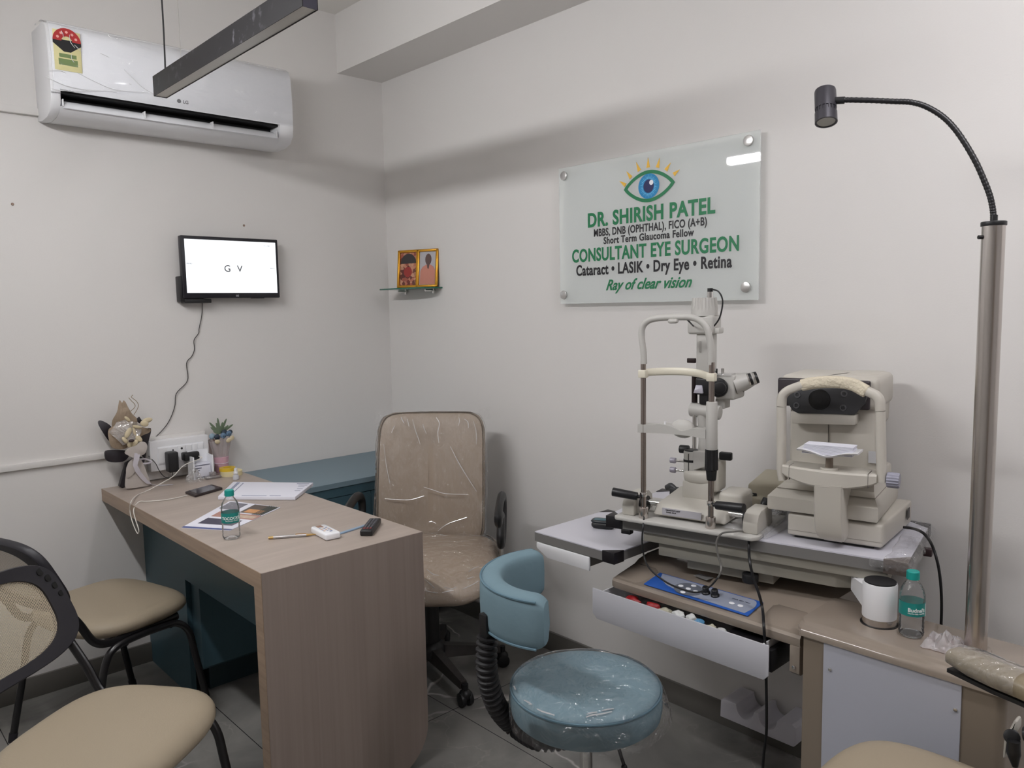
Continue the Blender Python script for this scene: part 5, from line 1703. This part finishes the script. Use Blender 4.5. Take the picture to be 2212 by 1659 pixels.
o = obj('power_plug', MB().tube([q0, TF @ sp(1651, 1088, .19), TF @ sp(1645, 1098, .18)], [.010, .011, .006], 10).tube([TF @ sp(1650, 1094, .19), TF @ sp(1662, 1100, .19), TF @ sp(1672, 1103, .2)], [.009, .009, .006], 10), M_BLACK)
tag(o, 'black power plug on the cream power supply box', 'plug')
n_ = TF.to_3x3() @ Vector((0, 1, 0))
bc = [TF @ sp(1645, 1098, .18), TF @ sp(1640, 1110, .15), TF @ Vector((*tz(1630, 1130, .828)[:2], .828)), TF @ Vector((*tz(1620, 1155, .826)[:2], .826)), hit(1618, 1185, TF @ Vector((0, -.02, 0)), n_)]
bc += [hit(x, y, TF @ Vector((0, -.06, 0)), n_) for x, y in ((1620, 1215), (1628, 1250), (1640, 1285), (1647, 1315))]
bc += [at(1650, 1350, 0, -.548), at(1652, 1385, 0, -.543)]
bc += [at(1654, 1420, 0, -.535), at(1655, 1465, 0, -.52), at(1656, 1540, 0, -.50), at(1655, 1590, 0, -.48), at(1648, 1659, 0, -.46), Vector((-.50, -2.35, .02)), Vector((-.60, -2.30, .006))]
o = obj('power_cable', MB().tube(bc, .0037, 10), M_BLACK)
tag(o, 'thick black power cable running down past the open drawer', 'cable')


def bub(u, v):
    x, y = .285 + .128 * u, .015 + .225 * v
    h = .822 + .055 * (max(0, math.sin(PI * u)) ** .6) * (v ** .8) * (.7 + .5 * noise.noise(Vector((u * 4, v * 4, 9)))) + .004 * abs(math.sin(u * 60) * math.sin(v * 60))
    return Vector((x + .03 * v, y, max(.8328 if x + .03 * v < .402 else .8215, h)))


o = obj('bubble_wrap', MB().surf(bub, 90, 90), film_mat('bubble_film', .10, 1., 90, milky=.3), F=TF)
tag(o, 'crumpled clear bubble wrap between slit lamp and refractometer', 'bubble wrap', kind='thing')

# ------------------------------------------------------------------ auto refractometer
t = thing('auto_refractometer', 'cream auto refractometer with chin rest on the right of the table', 'refractometer', TF @ Matrix.Translation((.56, .2, .82)))
CRM = mat('warm_cream_plastic', srgb(196, 191, 181), .42, bump=.015, bscale=400)
obj('foot_pad', MB().box(.465, .655, .075, .33, .8205, .827), M_BLACK, t, TF)
bs = obj('base', MB().hexa([(.450, .062, .827), (.676, .062, .827), (.70, .345, .827), (.452, .345, .827), (.450, .062, .884), (.676, .062, .884), (.70, .345, .890), (.452, .345, .890)], r=.006, seg=3), CRM, t, TF)
obj('base_seam', MB().box(.4495, .6765, .0612, .0616, .8405, .8412), mat('seam_line', srgb(140, 134, 124), .6), bs, TF)
obj('side_label', MB().hexa([(.6985, .28, .85), (.6995, .31, .85), (.7005, .31, .85), (.6995, .28, .85), (.6985, .28, .878), (.6995, .31, .878), (.7005, .31, .878), (.6995, .28, .878)]), mat('dark_label', srgb(70, 66, 62), .5), bs, TF)
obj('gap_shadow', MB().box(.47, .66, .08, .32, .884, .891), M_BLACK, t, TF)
st = [[Vector((x, y, z)) for x, y in ((x0, y0), (x1, y0), (x1, y1), (x0, y1))] for x0, x1, y0, y1, z in ((.402, .664, .055, .34, .891), (.400, .666, .053, .342, .897), (.400, .666, .053, .342, .926), (.418, .655, .075, .338, .946), (.430, .650, .09, .335, .958), (.436, .648, .095, .333, .985), (.44, .644, .105, .33, .99))]
md = obj('slide_body', MB().loft(st), CRM, t, TF)
obj('slide_seam', MB().box(.419, .656, .0715, .340, .9455, .9466), mat('seam_line', srgb(140, 134, 124), .6), md, TF)
tw = obj('tower', MB().hexa([(.428, .15, .975), (.648, .15, .975), (.640, .31, .975), (.428, .31, .975), (.428, .145, 1.18), (.636, .145, 1.18), (.630, .31, 1.18), (.428, .31, 1.18)], r=.008, seg=3), CRM, t, TF)
obj('tower_seam', MB().box(.527, .5278, .1428, .1465, .98, 1.115), mat('seam_dark', srgb(96, 90, 84), .6), tw, TF)
obj('side_sticker', MB().box(.625, .645, .1425, .1455, 1.02, 1.05), mat('sticker_pale', srgb(184, 184, 186), .5), tw, TF)
# head
hp = [tuple(sp(x, y, .13))[::2] for x, y in ((1681, 866), (1680, 826), (1686, 818), (1760, 812), (1850, 818), (1872, 826), (1882, 850), (1880, 880), (1700, 880))]
hd = obj('head', MB().box(.4045, .648, .132, .34, 1.155, 1.238, r=.016, seg=4).box(.54, .640, .20, .345, 1.10, 1.240, r=.018, seg=4), CRM, t, TF)
obj('head_seam', MB().tube([(.518, .128, 1.236), (.530, .17, 1.2385), (.56, .26, 1.2388), (.60, .335, 1.2375)], .0007, 6), mat('seam_dark', srgb(96, 90, 84), .6), hd, TF)
DKP = mat('charcoal_panel', srgb(52, 52, 54), .4)
obj('head_front', MB().box(.401, .628, .122, .140, 1.156, 1.230, r=.005, seg=3), mat('dark_plum_panel', srgb(52, 46, 50), .35), t, TF)
fpz = [tuple(sp(x, y, .105))[::2] for x, y in ((1697, 862), (1703, 873), (1712, 887), (1724, 893), (1846, 896), (1856, 884), (1868, 872), (1872, 860), (1868, 838), (1700, 838))]
fpz = [(x, z) for x, z in fpz]
fp = obj('face_panel', MB().prism(fpz, .104, .124, 1, r=.002), DKP, t, TF)
q = sp(1770, 863, .102)
obj('lens_ring', MB().cyl((q.x, .104, q.z), (q.x, .1005, q.z), .0268, seg=40, bev=.001), mat('lens_black', srgb(12, 12, 13), .25), fp, TF)
obj('lens', MB().cyl((q.x, .101, q.z), (q.x, .0995, q.z), .0085, seg=28), mat('lens_pupil', srgb(2, 2, 2), .08), fp, TF)
for x, y in ((1720, 876), (1821, 881), (1823, 851), (1722, 853)):
    q = sp(x, y, .102)
    obj('sensor_ring', MB().lathe([(.0045, 0), (.0085, 0), (.0080, .002), (.005, .002), (.0045, 0)], 24, Matrix.Translation((q.x, .104, q.z)) @ Matrix.Rotation(PI / 2, 4, 'X')), mat('sensor_grey', srgb(78, 78, 80), .35), fp, TF)
obj('nose_block', MB().hexa([(.442, .112, 1.112), (.597, .112, 1.118), (.60, .16, 1.118), (.442, .16, 1.112), (.440, .108, 1.145), (.600, .108, 1.145), (.60, .16, 1.145), (.440, .16, 1.145)], r=.003), CRM, t, TF)
# chin rest frame


def rect_ring(c, tdir, w, d):
    """rounded rectangular section: w across, d in depth"""
    tdir = tdir.normalized()
    nrm = Vector((0, 1, 0))
    bi = tdir.cross(nrm).normalized()
    out = []
    for k in range(16):
        a = 2 * PI * k / 16
        ca, sa = math.cos(a), math.sin(a)
        out.append(c + bi * (math.copysign(abs(ca) ** .6, ca) * w / 2) + nrm * (math.copysign(abs(sa) ** .6, sa) * d / 2))
    return out


def catmull(P, sub=8):
    out = []
    for i in range(len(P) - 1):
        p1, p2 = P[i], P[i + 1]
        p0 = P[i - 1] if i else p1 * 2 - p2
        p3 = P[i + 2] if i + 2 < len(P) else p2 * 2 - p1
        for k in range(sub):
            u = k / sub
            out.append(.5 * ((2 * p1) + (p2 - p0) * u + (2 * p0 - 5 * p1 + 4 * p2 - p3) * u * u + (3 * p1 - p0 - 3 * p2 + p3) * u ** 3))
    out.append(P[-1])
    return out


def sweep(px_pts, tt, w, d):
    P = catmull([Vector(sp(x, y, v)) for (x, y), v in zip(px_pts, tt)])
    return MB().loft([rect_ring(P[i], (P[min(i + 1, len(P) - 1)] - P[max(i - 1, 0)]), w, d) for i in range(len(P))])


obj('frame_upright', sweep([(1692, 1036), (1688, 1010), (1688, 960), (1688, 878)], [.03] * 4, .021, .030), CRM, t, TF)
obj('frame_upright', sweep([(1905, 1040), (1904, 1010), (1903, 960), (1902, 888)], [.03] * 4, .021, .030), CRM, t, TF)
obj('frame_shoulder', sweep([(1688, 877), (1690, 857), (1700, 845), (1715, 838), (1735, 831)], [.03, .03, .031, .034, .038], .022, .030), CRM, t, TF)
obj('frame_shoulder', sweep([(1902, 887), (1900, 866), (1893, 855), (1882, 849), (1868, 842)], [.03, .03, .031, .034, .038], .022, .030), CRM, t, TF)
obj('forehead_pad', sweep([(1733, 832), (1760, 827), (1800, 825), (1840, 830), (1872, 846)], [.038, .043, .046, .043, .036], .030, .030), mat('crumpled_ivory_paper', srgb(212, 202, 180), .7, bump=1., bscale=50, detail=6), t, TF)
br = []
for i in range(29):
    f = i / 28
    s_ = .448 + (.668 - .448) * f
    bow = .022 * math.sin(PI * f)
    zt, zb = 1.020 - .002 * f, .996 - .020 * math.sin(PI * f) ** .7
    br.append([Vector((s_, .012 - bow, zb + .004)), Vector((s_, .016 - bow, zb)), Vector((s_, .075, zb)), Vector((s_, .078, zt)), Vector((s_, .016 - bow, zt)), Vector((s_, .012 - bow, zt - .004))])
fb = obj('chin_bar', MB().loft(br), CRM, t, TF)
for s_ in (.4665, .650):
    obj('bar_seam', MB().box(s_, s_ + .0006, .0115 - .022 * math.sin(PI * (s_ - .448) / .22), .05, .985, 1.0203), mat('seam_dark', srgb(96, 90, 84), .6), fb, TF)
obj('front_leg', MB().loft([[Vector((x, y, z)) for x, y in ((x0, y0), (x0 + .004, y0 - .006), (x1 - .004, y0 - .006), (x1, y0), (x1, .085), (x0, .085))] for x0, x1, y0, z in ((.530, .598, -.004, .985), (.530, .597, .0, .95), (.530, .597, .004, .90), (.531, .599, .010, .865), (.536, .599, .016, .850), (.548, .596, .026, .840), (.556, .588, .04, .836))]), CRM, t, TF)
ck = obj('chin_cup', MB().loft([[Vector((.49 + .14 * f, y, z)) for y, z in ((-.012, zt - .0045), (.048, zt - .0045), (.052, zt), (-.016, zt))] for f, zt in [(i / 20, 1.070 - .013 * math.exp(-((i / 20 - .5) / .24) ** 2)) for i in range(21)]]), M_WHITE, t, TF)
pp = MB()
for k in range(9):
    pp.box(.500 + .0006 * k, .616 + .0009 * (k % 3), -.006 + .0006 * k, .044, 1.0585 + .0026 * k, 1.0603 + .0026 * k)
obj('paper_stack', pp, M_PAPER, ck, TF)
obj('chin_stem', MB().cyl((.559, .022, 1.02), (.559, .022, 1.058), .0092, .0085, seg=24), mat('taupe_stem', srgb(140, 128, 116), .25, .4), t, TF)
obj('stem_flange', MB().lathe([(0, 1.018), (.021, 1.018), (.0215, 1.0205), (.018, 1.0235), (.010, 1.0235), (0, 1.0235)], 36, Matrix.Translation((.559, .022, 0))), CRM, t, TF)


def fl_knob():
    n = 16
    rings = []
    for x, r in ((.688, .0165), (.690, .0178), (.712, .0178), (.715, .0162)):
        rings.append([Vector((x, .03 + (r + .0007 * (1 if (i // 2) % 2 else -1)) * math.cos(2 * PI * i / (n * 4)), 1.006 + (r + .0007 * (1 if (i // 2) % 2 else -1)) * math.sin(2 * PI * i / (n * 4)))) for i in range(n * 4)])
    return MB().loft(rings)


obj('height_knob', fl_knob().cyl((.672, .03, 1.006), (.69, .03, 1.006), .008), mat('lavender_grey', srgb(150, 150, 164), .4), t, TF)
rc = [TF @ Vector((.700, .22, .845)), TF @ Vector((.725, .20, .85)), hit(1995, 1152, TF @ Vector((.76, 0, 0)), TF.to_3x3() @ Vector((1, 0, 0)))]
rc += [at(x, y, 0, -.18) for x, y in ((2012, 1175), (2024, 1210), (2031, 1250), (2034, 1300), (2033, 1350), (2031, 1400))] + [Vector((-.19, -2.60, .3)), Vector((-.17, -2.6, .004))]
o = obj('power_cable', MB().tube(rc, .0036, 10), M_BLACK)
tag(o, 'black power cable hanging behind the right end of the table', 'cable')

# ------------------------------------------------------------------ refraction unit: console and cabinet
M_GLOSS = mat('glossy_beige_lacquer', srgb(146, 134, 122), .14, coat=.6, spec=.5)
t = thing('refraction_unit', 'glossy beige refraction unit with control console, open drawer and cabinet', 'refraction unit', frame(-.4, -2.4, 0, -90))
cy0, cy1 = -2.455, -1.872
prof = [(-.532, .6115), (-.534, .618), (-.534, .632), (-.528, .6385), (-.51, .642), (-.43, .6565), (-.40, .668), (-.36, .676), (-.12, .676), (-.10, .66), (-.10, .6115)]
cb = MB()
rings = []
for y, k in ((cy1, .75), (cy1 - .006, .92), (cy1 - .02, 1.), (cy0, 1.)):
    rings.append([Vector(((x + .32) * (k if x < -.32 else 1) - .32 if False else x + (1 - k) * .06 * (1 if x < -.4 else 0), y, .6115 + (z - .6115) * (k * .5 + .5))) for x, z in prof])
cb.loft(rings)
cs = obj('console_cover', cb, M_GLOSS, t, ID)
obj('console_ridge', MB().loft([[Vector((x, y, z)) for x, z in ((-.52, zz + .0), (-.505, zz + .007), (-.44, zz + .022), (-.42, zz + .018))] for y, zz in ((-1.885, .636), (-1.90, .640), (-1.955, .640), (-1.975, .634))], True, True), M_GLOSS, cs, ID)
obj('console_ridge', MB().loft([[Vector((x, y, z)) for x, z in ((-.525, zz), (-.505, zz + .007), (-.44, zz + .022), (-.42, zz + .018))] for y, zz in ((-2.335, .634), (-2.345, .638), (-2.42, .638), (-2.435, .630))], True, True), M_GLOSS, cs, ID)
obj('console_end', MB().prism([(-.534, .545), (-.525, .538), (-.44, .538), (-.42, .56), (-.12, .56), (-.12, .6115), (-.534, .6115)], cy0, cy0 + .026, 1, r=.002), M_GLOSS, t, ID)
q = at(1713, 1429, 1, cy0 + .0)
obj('screw', MB().cyl((-.535, cy0 + .013, .56), (-.539, cy0 + .013, .56), .0045, seg=14, bev=.001), M_CHROME, t, ID)
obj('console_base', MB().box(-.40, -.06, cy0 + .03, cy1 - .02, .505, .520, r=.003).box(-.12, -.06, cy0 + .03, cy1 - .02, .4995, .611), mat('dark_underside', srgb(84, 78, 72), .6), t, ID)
obj('back_brace', MB().box(-.10, -.0005, -2.30, -2.05, .50, .66), M_RAIL, t, ID)
# control panel on the slope
PM = Matrix.Translation((-.520, -1.985, .6423)) @ Matrix(((0, .984, -.178, 0), (-1, 0, 0, 0), (0, .178, .984, 0), (0, 0, 0, 1)))   # local x along the console (right), y up the slope
PL, PW = .325, .078
pn = obj('control_panel', MB().box(0, PL, 0, PW, 0, .0025, r=.0008, M=PM), mat('panel_blue', srgb(44, 92, 176), .35), t, ID)
sil = [(.012, PW - .004), (.30, PW - .004)] + [(.30 + .020 * math.sin(a), PW * .5 + (PW * .5 - .004) * math.cos(a)) for a in [PI * .5 * k / 6 for k in range(1, 7)]] + [(.312, .006), (.13, .010), (.06, .026), (.022, .05)]
obj('panel_overlay', MB().prism(sil, .0025, .0031, 2, M=PM), mat('panel_silver', srgb(150, 156, 172), .4), pn, ID)
obj('pad_circle', MB().prism([(.125 + .043 * math.cos(2 * PI * k / 32), .036 + .031 * math.sin(2 * PI * k / 32)) for k in range(32)], .0031, .0036, 2, M=PM), mat('panel_grey', srgb(104, 108, 118), .4), pn, ID)
for x, y in ((.128, .058), (.098, .040), (.124, .037), (.150, .034), (.122, .014), (.262, .030), (.287, .030)):
    bt = obj('button', MB().prism([(x + .008 * math.cos(2 * PI * k / 20), y + .0055 * math.sin(2 * PI * k / 20)) for k in range(20)], .0036, .0052, 2, r=.0006, M=PM), M_WHITEG, pn, ID)
    obj('button_mark', MB().prism([(x + .003 * math.cos(2 * PI * k / 12), y + .002 * math.sin(2 * PI * k / 12)) for k in range(12)], .0052, .0055, 2, M=PM), mat('mark_grey', srgb(90, 96, 110), .5), bt, ID) if False else None
obj('panel_text', text_bm('CHAIR  REST  MAIN', .006, PM @ Matrix.Translation((.275, .052, .0032))), mat('ink_blue', srgb(60, 66, 84), .5), pn, ID)
for x in (.177, .205):
    obj('dimmer_knob', MB().lathe([(0, .0031), (.0115, .0031), (.0115, .007), (.0092, .009), (.0088, .021), (.0075, .0225), (0, .0225)], 28, PM @ Matrix.Translation((x, .042, 0))), M_BLACK, pn, ID)
c = at(1521, 1244, 2, .668)
obj('instruction_sticker', MB().box(-.02, .028, -.022, .022, 0, .0006, M=Matrix.Translation((c.x, c.y, .6765 if c.x > -.36 else .668)) @ Matrix.Rotation(math.radians(-98), 4, 'Z')), mat('grey_printed_sticker', srgb(146, 144, 142), .4, var=.5, vscale=160), cs, ID)
# drawer, pulled out
dy0, dy1 = -2.392, -1.833
dp = [(dy1, .606), (dy0, .606), (dy0, .530), (dy0 + .012, .516), (dy1 - .016, .516), (dy1, .53)]
dw = obj('drawer', MB().prism(dp, -.566, -.561, 0, r=.0015), mat('drawer_white', srgb(196, 196, 202), .35), t, ID)
obj('drawer_box', MB().box(-.561, -.20, dy0 + .02, dy0 + .024, .525, .60).box(-.561, -.20, dy1 - .03, dy1 - .026, .525, .60).box(-.561, -.20, dy0 + .02, dy1 - .026, .522, .5255)
    .box(-.561, -.20, -2.262, -2.259, .5255, .592), M_WHITE, dw, ID)
obj('drawer_slide', MB().box(-.545, -.40, dy0 + .002, dy0 + .018, .53, .585, r=.002), M_BLACK, dw, ID)
obj('drawer_liner', MB().box(-.56, -.50, -2.368, -2.264, .5255, .597, r=.002), mat('liner_black', srgb(16, 14, 18), .5), dw, ID)
# cabinet
TOPZ = .68
tp = [(-.555, -2.466), (-.555, -2.872)] + [(-.525 - .03 * math.cos(a), -2.872 - .022 * math.sin(a)) for a in [PI / 2 * k / 8 for k in range(1, 9)]] + [(-.335, -2.894), (-.335, -2.45), (-.535, -2.45)]
tp2 = [((x + .018) if x < -.5 else x, max(y, -2.884)) for x, y in tp]
n_ = len(tp)
ct = MB().loft([[Vector((x + (dx if x < -.5 else 0), y, z)) for x, y in tp] for dx, z in ((0, .652), (0, .662), (.0015, .666), (.005, .6693), (.010, .6712), (.018, .6725), (.022, .6745), (.024, .6775), (.028, .6793), (.034, TOPZ))])
obj('countertop', ct, M_GLOSS, t, ID)
M_CAB = mat('beige_lacquer_body', srgb(132, 120, 106), .35)
bd = [(-.547, -2.470), (-.547, -2.862)] + [(-.522 - .025 * math.cos(a), -2.862 - .02 * math.sin(a)) for a in [PI / 2 * k / 8 for k in range(1, 9)]] + [(-.345, -2.882), (-.345, -2.470)]
cbd = obj('cabinet_body', MB().prism(bd, 0, .6518, 2), M_CAB, t, ID)
fp = obj('front_panel', MB().box(-.5505, -.5472, -2.806, -2.520, .06, .6515), mat('panel_white', srgb(178, 180, 190), .4), t, ID)
for px, py in ((1793, 1446), (2064, 1533)):
    q = at(px, py, 0, -.551)
    obj('screw', MB().cyl((-.5505, q.y, q.z), (-.5535, q.y, q.z), .0042, seg=14, bev=.001), M_CHROME, fp, ID)
obj('post_seal', MB().lathe([(.0375, TOPZ), (.041, TOPZ), (.041, TOPZ + .0012), (.0375, TOPZ + .0012), (.0375, TOPZ)], 40, Matrix.Translation((PC.x, PC.y, 0))), M_BLACK, t, ID)

# contents of the drawer
RED = mat('red_packet', srgb(150, 28, 34), .4)
def blob(px, py, x, sx, sy, sz, m, name, label, cat, seed, group='things in the open drawer'):
    p = at(px, py, 0, x)
    b = MB().sphere((0, 0, 0), 1, sx, sy, sz, 18)
    for v in b.bm.verts:
        v.co *= 1 + .55 * noise.noise(v.co * 75 + Vector((seed, 0, 0)))
    b.bm.transform(Matrix.Translation((p.x, p.y, max(p.z - .012, .527 + sz))))
    o = obj(name, b, m)
    tag(o, label, cat, group)
    return o


blob(1368, 1291, -.535, .018, .024, .014, RED, 'red_packet', 'red glossy packet at the left end of the open drawer', 'packet', 1)
blob(1412, 1303, -.535, .018, .020, .012, RED, 'red_packet', 'second red packet from the left in the open drawer', 'packet', 2)
CL = mat('ivory_plastic_bits', srgb(190, 186, 166), .4)
blob(1438, 1312, -.54, .014, .022, .010, CL, 'eye_cap', 'cream eye cap next to the red packets in the drawer', 'eye cap', 3)
blob(1466, 1319, -.545, .012, .020, .012, mat('white_bits', srgb(206, 208, 206), .35), 'bottle_strip', 'white strip with two dark dots in the drawer middle', 'strip', 4)
blob(1493, 1328, -.545, .012, .016, .012, mat('white_bits', srgb(206, 208, 206), .35), 'bottle_strip', 'white folded piece beside the blue one in the drawer', 'strip', 5)
blob(1508, 1336, -.535, .014, .018, .012, mat('blue_bits', srgb(84, 140, 180), .35), 'blue_wrapper', 'light blue plastic wrapper in the drawer middle', 'wrapper', 6)
blob(1537, 1348, -.54, .013, .018, .012, CL, 'eye_cap', 'cream folded piece right of the blue wrapper in the drawer', 'eye cap', 7)
blob(1556, 1356, -.545, .012, .014, .012, mat('white_bits', srgb(206, 208, 206), .35), 'eye_cap', 'white curled piece left of the black box in the drawer', 'eye cap', 8)

# ------------------------------------------------------------------ examination lamp standing on the cabinet
LP = Vector((-.418, -2.792, TOPZ))
t = thing('examination_lamp', 'steel pole lamp with black gooseneck and cylinder head on the cabinet', 'lamp', frame(LP.x, LP.y, TOPZ, 0))
obj('pole', MB().cyl(LP + Vector((0, 0, .0002)), (LP.x, LP.y, 1.576), .0215, seg=40), M_BRUSH, t, ID)
obj('pole_flange', MB().lathe([(.0216, .0002), (.030, .0002), (.029, .003), (.0216, .004), (.0216, .0002)], 40, Matrix.Translation(LP)), M_GLOSS, t, ID)
obj('pole_cap', MB().cyl((LP.x, LP.y, 1.576), (LP.x, LP.y, 1.585), .0235, seg=40, bev=.001), M_BLACK, t, ID)
q = at(2124, 512, 0, LP.x - .015)
obj('set_screw', MB().cyl((LP.x - .010, LP.y + .015, q.z), (LP.x - .018, LP.y + .022, q.z), .004, seg=12), M_BLACK, t, ID)
CN = Vector((.70, .0, 0))
# gooseneck lies in the vertical plane through the pole, seen almost side-on
nrm = (CAM - Vector((LP.x, LP.y, CAM.z))).normalized()
gpx = [(2146, 478), (2145, 455), (2139, 425), (2126, 390), (2108, 350), (2085, 310), (2060, 275), (2034, 250), (2000, 230), (1968, 221), (1930, 219), (1880, 217), (1830, 216), (1812, 217)]
gp = [hit(x, y, LP, nrm) for x, y in gpx]
obj('neck_socket', MB().cyl((LP.x, LP.y, 1.585), (LP.x, LP.y, 1.598), .0068, seg=20), M_BLACK, t, ID)
rr = []
P = catmull([Vector(p) for p in gp], 14)
obj('gooseneck', MB().tube(P, [.0056 + (.0006 if i % 3 == 0 else 0) for i in range(len(P))], 14, smooth=False), M_BLACKM, t, ID)
a_, b_ = hit(1780, 188, LP, nrm), hit(1787, 268, LP, nrm)
ax = (b_ - a_).normalized()
tilt = (ax + nrm * .32).normalized()
mid = (a_ + b_) / 2
hl = (b_ - a_).length / 2 * 1.02
top, bot = mid - tilt * hl, mid + tilt * hl
Mh = Matrix.Translation(top) @ tilt.to_track_quat('Z', 'Y').to_matrix().to_4x4()
R_ = .0228
Lh = (bot - top).length
M_HEAD = mat('graphite_head', srgb(62, 60, 66), .4, .3)
hd = obj('lamp_head', MB().lathe([(0, .002), (R_ - .004, .002), (R_ - .001, .004), (R_, .008), (R_, Lh * .60), (R_ - .002, Lh * .60), (R_ - .002, Lh * .72), (R_ + .0006, Lh * .72), (R_ + .0008, Lh), (R_ - .003, Lh), (R_ - .003, Lh - .003), (0, Lh - .003)], 48, Mh), M_HEAD, t, ID)
for k in range(18):
    a = 2 * PI * k / 18
    obj('cooling_fin', MB().box(R_ - .0022, R_ - .0004, -.0016, .0016, Lh * .60, Lh * .72, M=Mh @ Matrix.Rotation(a, 4, 'Z')), M_HEAD, hd, ID)
obj('lamp_lens', MB().cyl((0, 0, Lh - .003), (0, 0, Lh - .0015), R_ - .0035, seg=40, M=Mh), mat('frosted_lens', srgb(186, 184, 176), .3), hd, ID)
g0 = gp[-1]
obj('neck_joint', MB().cyl(g0 + (g0 - gp[-2]).normalized() * -.012, g0 + (g0 - gp[-2]).normalized() * .012, .0078, seg=20), M_BLACK, t, ID)

# ------------------------------------------------------------------ second bottle, crumpled bag
q = at(1968, 1372, 2, TOPZ)
water_bottle(frame(q.x, q.y, TOPZ + .0002, 0), 'half full water bottle with teal cap standing on the beige cabinet', 'Budnal\'s', .062, -48)

# ------------------------------------------------------------------ white bracket low on the right wall
pts = [(-1.990, .099), (-1.992, .155), (-2.002, .162), (-2.048, .162)]
pts += [(-2.078 + .030 * math.cos(a), .158 - .036 * math.sin(a)) for a in [PI * k / 12 for k in range(0, 13)]]
pts += [(-2.125, .162)] + [(-2.155 + .030 * math.cos(a), .158 - .036 * math.sin(a)) for a in [PI * k / 12 for k in range(0, 13)]]
pts += [(-2.192, .166), (-2.235, .168), (-2.246, .160), (-2.246, .105), (-2.24, .099)]
o = obj('foam_cradle', MB().prism(pts, -.125, -.0125, 0, r=.002), mat('white_foam', srgb(214, 212, 220), .6))
tag(o, 'white foam block with two round cut-outs against the right wall skirting', 'foam block')

# ------------------------------------------------------------------ examination chair at the lower right
t = thing('examination_chair', 'beige examination chair seat with armrest in the lower right corner', 'chair', frame(-.87, -2.90, 0, 90))
M_ARM = mat('greenish_beige_leather', srgb(140, 128, 106), .4, bump=.05, bscale=200)


def sw(p):
    return p


obj('seat', MB().cushion(-.885, -2.895, .47, .555, .50, .50, e=4.2, dome=.008, edge=.75, nu=64, nr=9), M_LEATHER, t, ID)
obj('seat_base', MB().box(-1.08, -.69, -3.10, -2.70, .40, .468, r=.01), M_BLACK, t, ID)
obj('pedestal', MB().cyl((-.885, -2.90, .03), (-.885, -2.90, .41), .075, seg=32), M_WHITE, t, ID)
obj('floor_plate', MB().cyl((-.885, -2.90, 0), (-.885, -2.90, .03), .28, seg=48, bev=.006), M_WHITE, t, ID)
ap = [at(2062, 1415, 2, .745), at(2110, 1437, 2, .745), at(2160, 1460, 2, .745), at(2215, 1482, 2, .745), at(2290, 1515, 2, .745)]
rg = []
for i, p in enumerate(ap):
    d_ = (ap[min(i + 1, 4)] - ap[max(i - 1, 0)]).normalized()
    sd = Vector((-d_.y, d_.x, 0))
    w_ = .031 if i else .024
    rg.append([p + sd * (math.copysign(abs(math.cos(a)) ** .7, math.cos(a)) * w_ * 1.05) + Vector((0, 0, 1)) * (math.copysign(abs(math.sin(a)) ** .7, math.sin(a)) * (.020 if i else .015)) for a in [2 * PI * k / 20 for k in range(20)]])
arm = obj('armrest', MB().loft(rg), M_ARM, t, ID)
obj('armrest_base', MB().loft([[q + Vector((0, 0, -.0225)) for q in (p + sd * .02, p - sd * .02)] + [q + Vector((0, 0, -.030)) for q in (p - sd * .02, p + sd * .02)] for p in ap]), M_BLACK, arm, ID)
obj('armrest_film', MB().loft([[q2 + Vector((0, 0, .004)) + (q2 - p) * .12 for q2 in r_] for p, r_ in zip(ap[:4], rg[:4])], True, False), film_mat('arm_film', .08, .8, 20, milky=.10), arm, ID)
obj('arm_support', MB().tube([ap[4] + Vector((0, 0, -.03)), ap[4] + Vector((-.05, 0, -.15)), (-.66, -3.06, .44)], .016, 12), M_BLACKM, t, ID)
kb = [at(2212, 1578, 0, -.60), at(2185, 1590, 0, -.60)]
o = obj('hinge_bracket', MB().prism([(q_.y, q_.z) for q_ in (at(x, y, 0, -.60) for x, y in ((2168, 1600), (2190, 1556), (2198, 1560), (2198, 1580), (2180, 1600), (2178, 1635), (2165, 1640)))], -.60, -.57, 0, r=.004), M_CREAM, t, ID)
obj('tilt_knob', MB().cyl(at(2186, 1592, 0, -.62), at(2186, 1592, 0, -.60) + Vector((0, 0, 0)), .014, seg=20, bev=.003).cyl(at(2212, 1585, 0, -.615), at(2240, 1590, 0, -.615), .013, seg=18).tube([at(2190, 1600, 0, -.625), at(2190, 1628, 0, -.625), at(2193, 1656, 0, -.625)], [.011, .012, .005], 12), M_BLACK, t, ID)

M_BAG2 = film_mat('pink_clear_bag', .12, 1., 35, milky=.35, tint=(.93, .8, .8, 1))
b_ = at(2035, 1398, 2, TOPZ)
o = obj('crumpled_bag', crumple(b_.x + .01, b_.y, TOPZ + .001, .085, .07, .036, 5, 24), M_BAG2)
tag(o, 'pinkish crumpled clear bag on the cabinet at the tip of the armrest', 'bag')
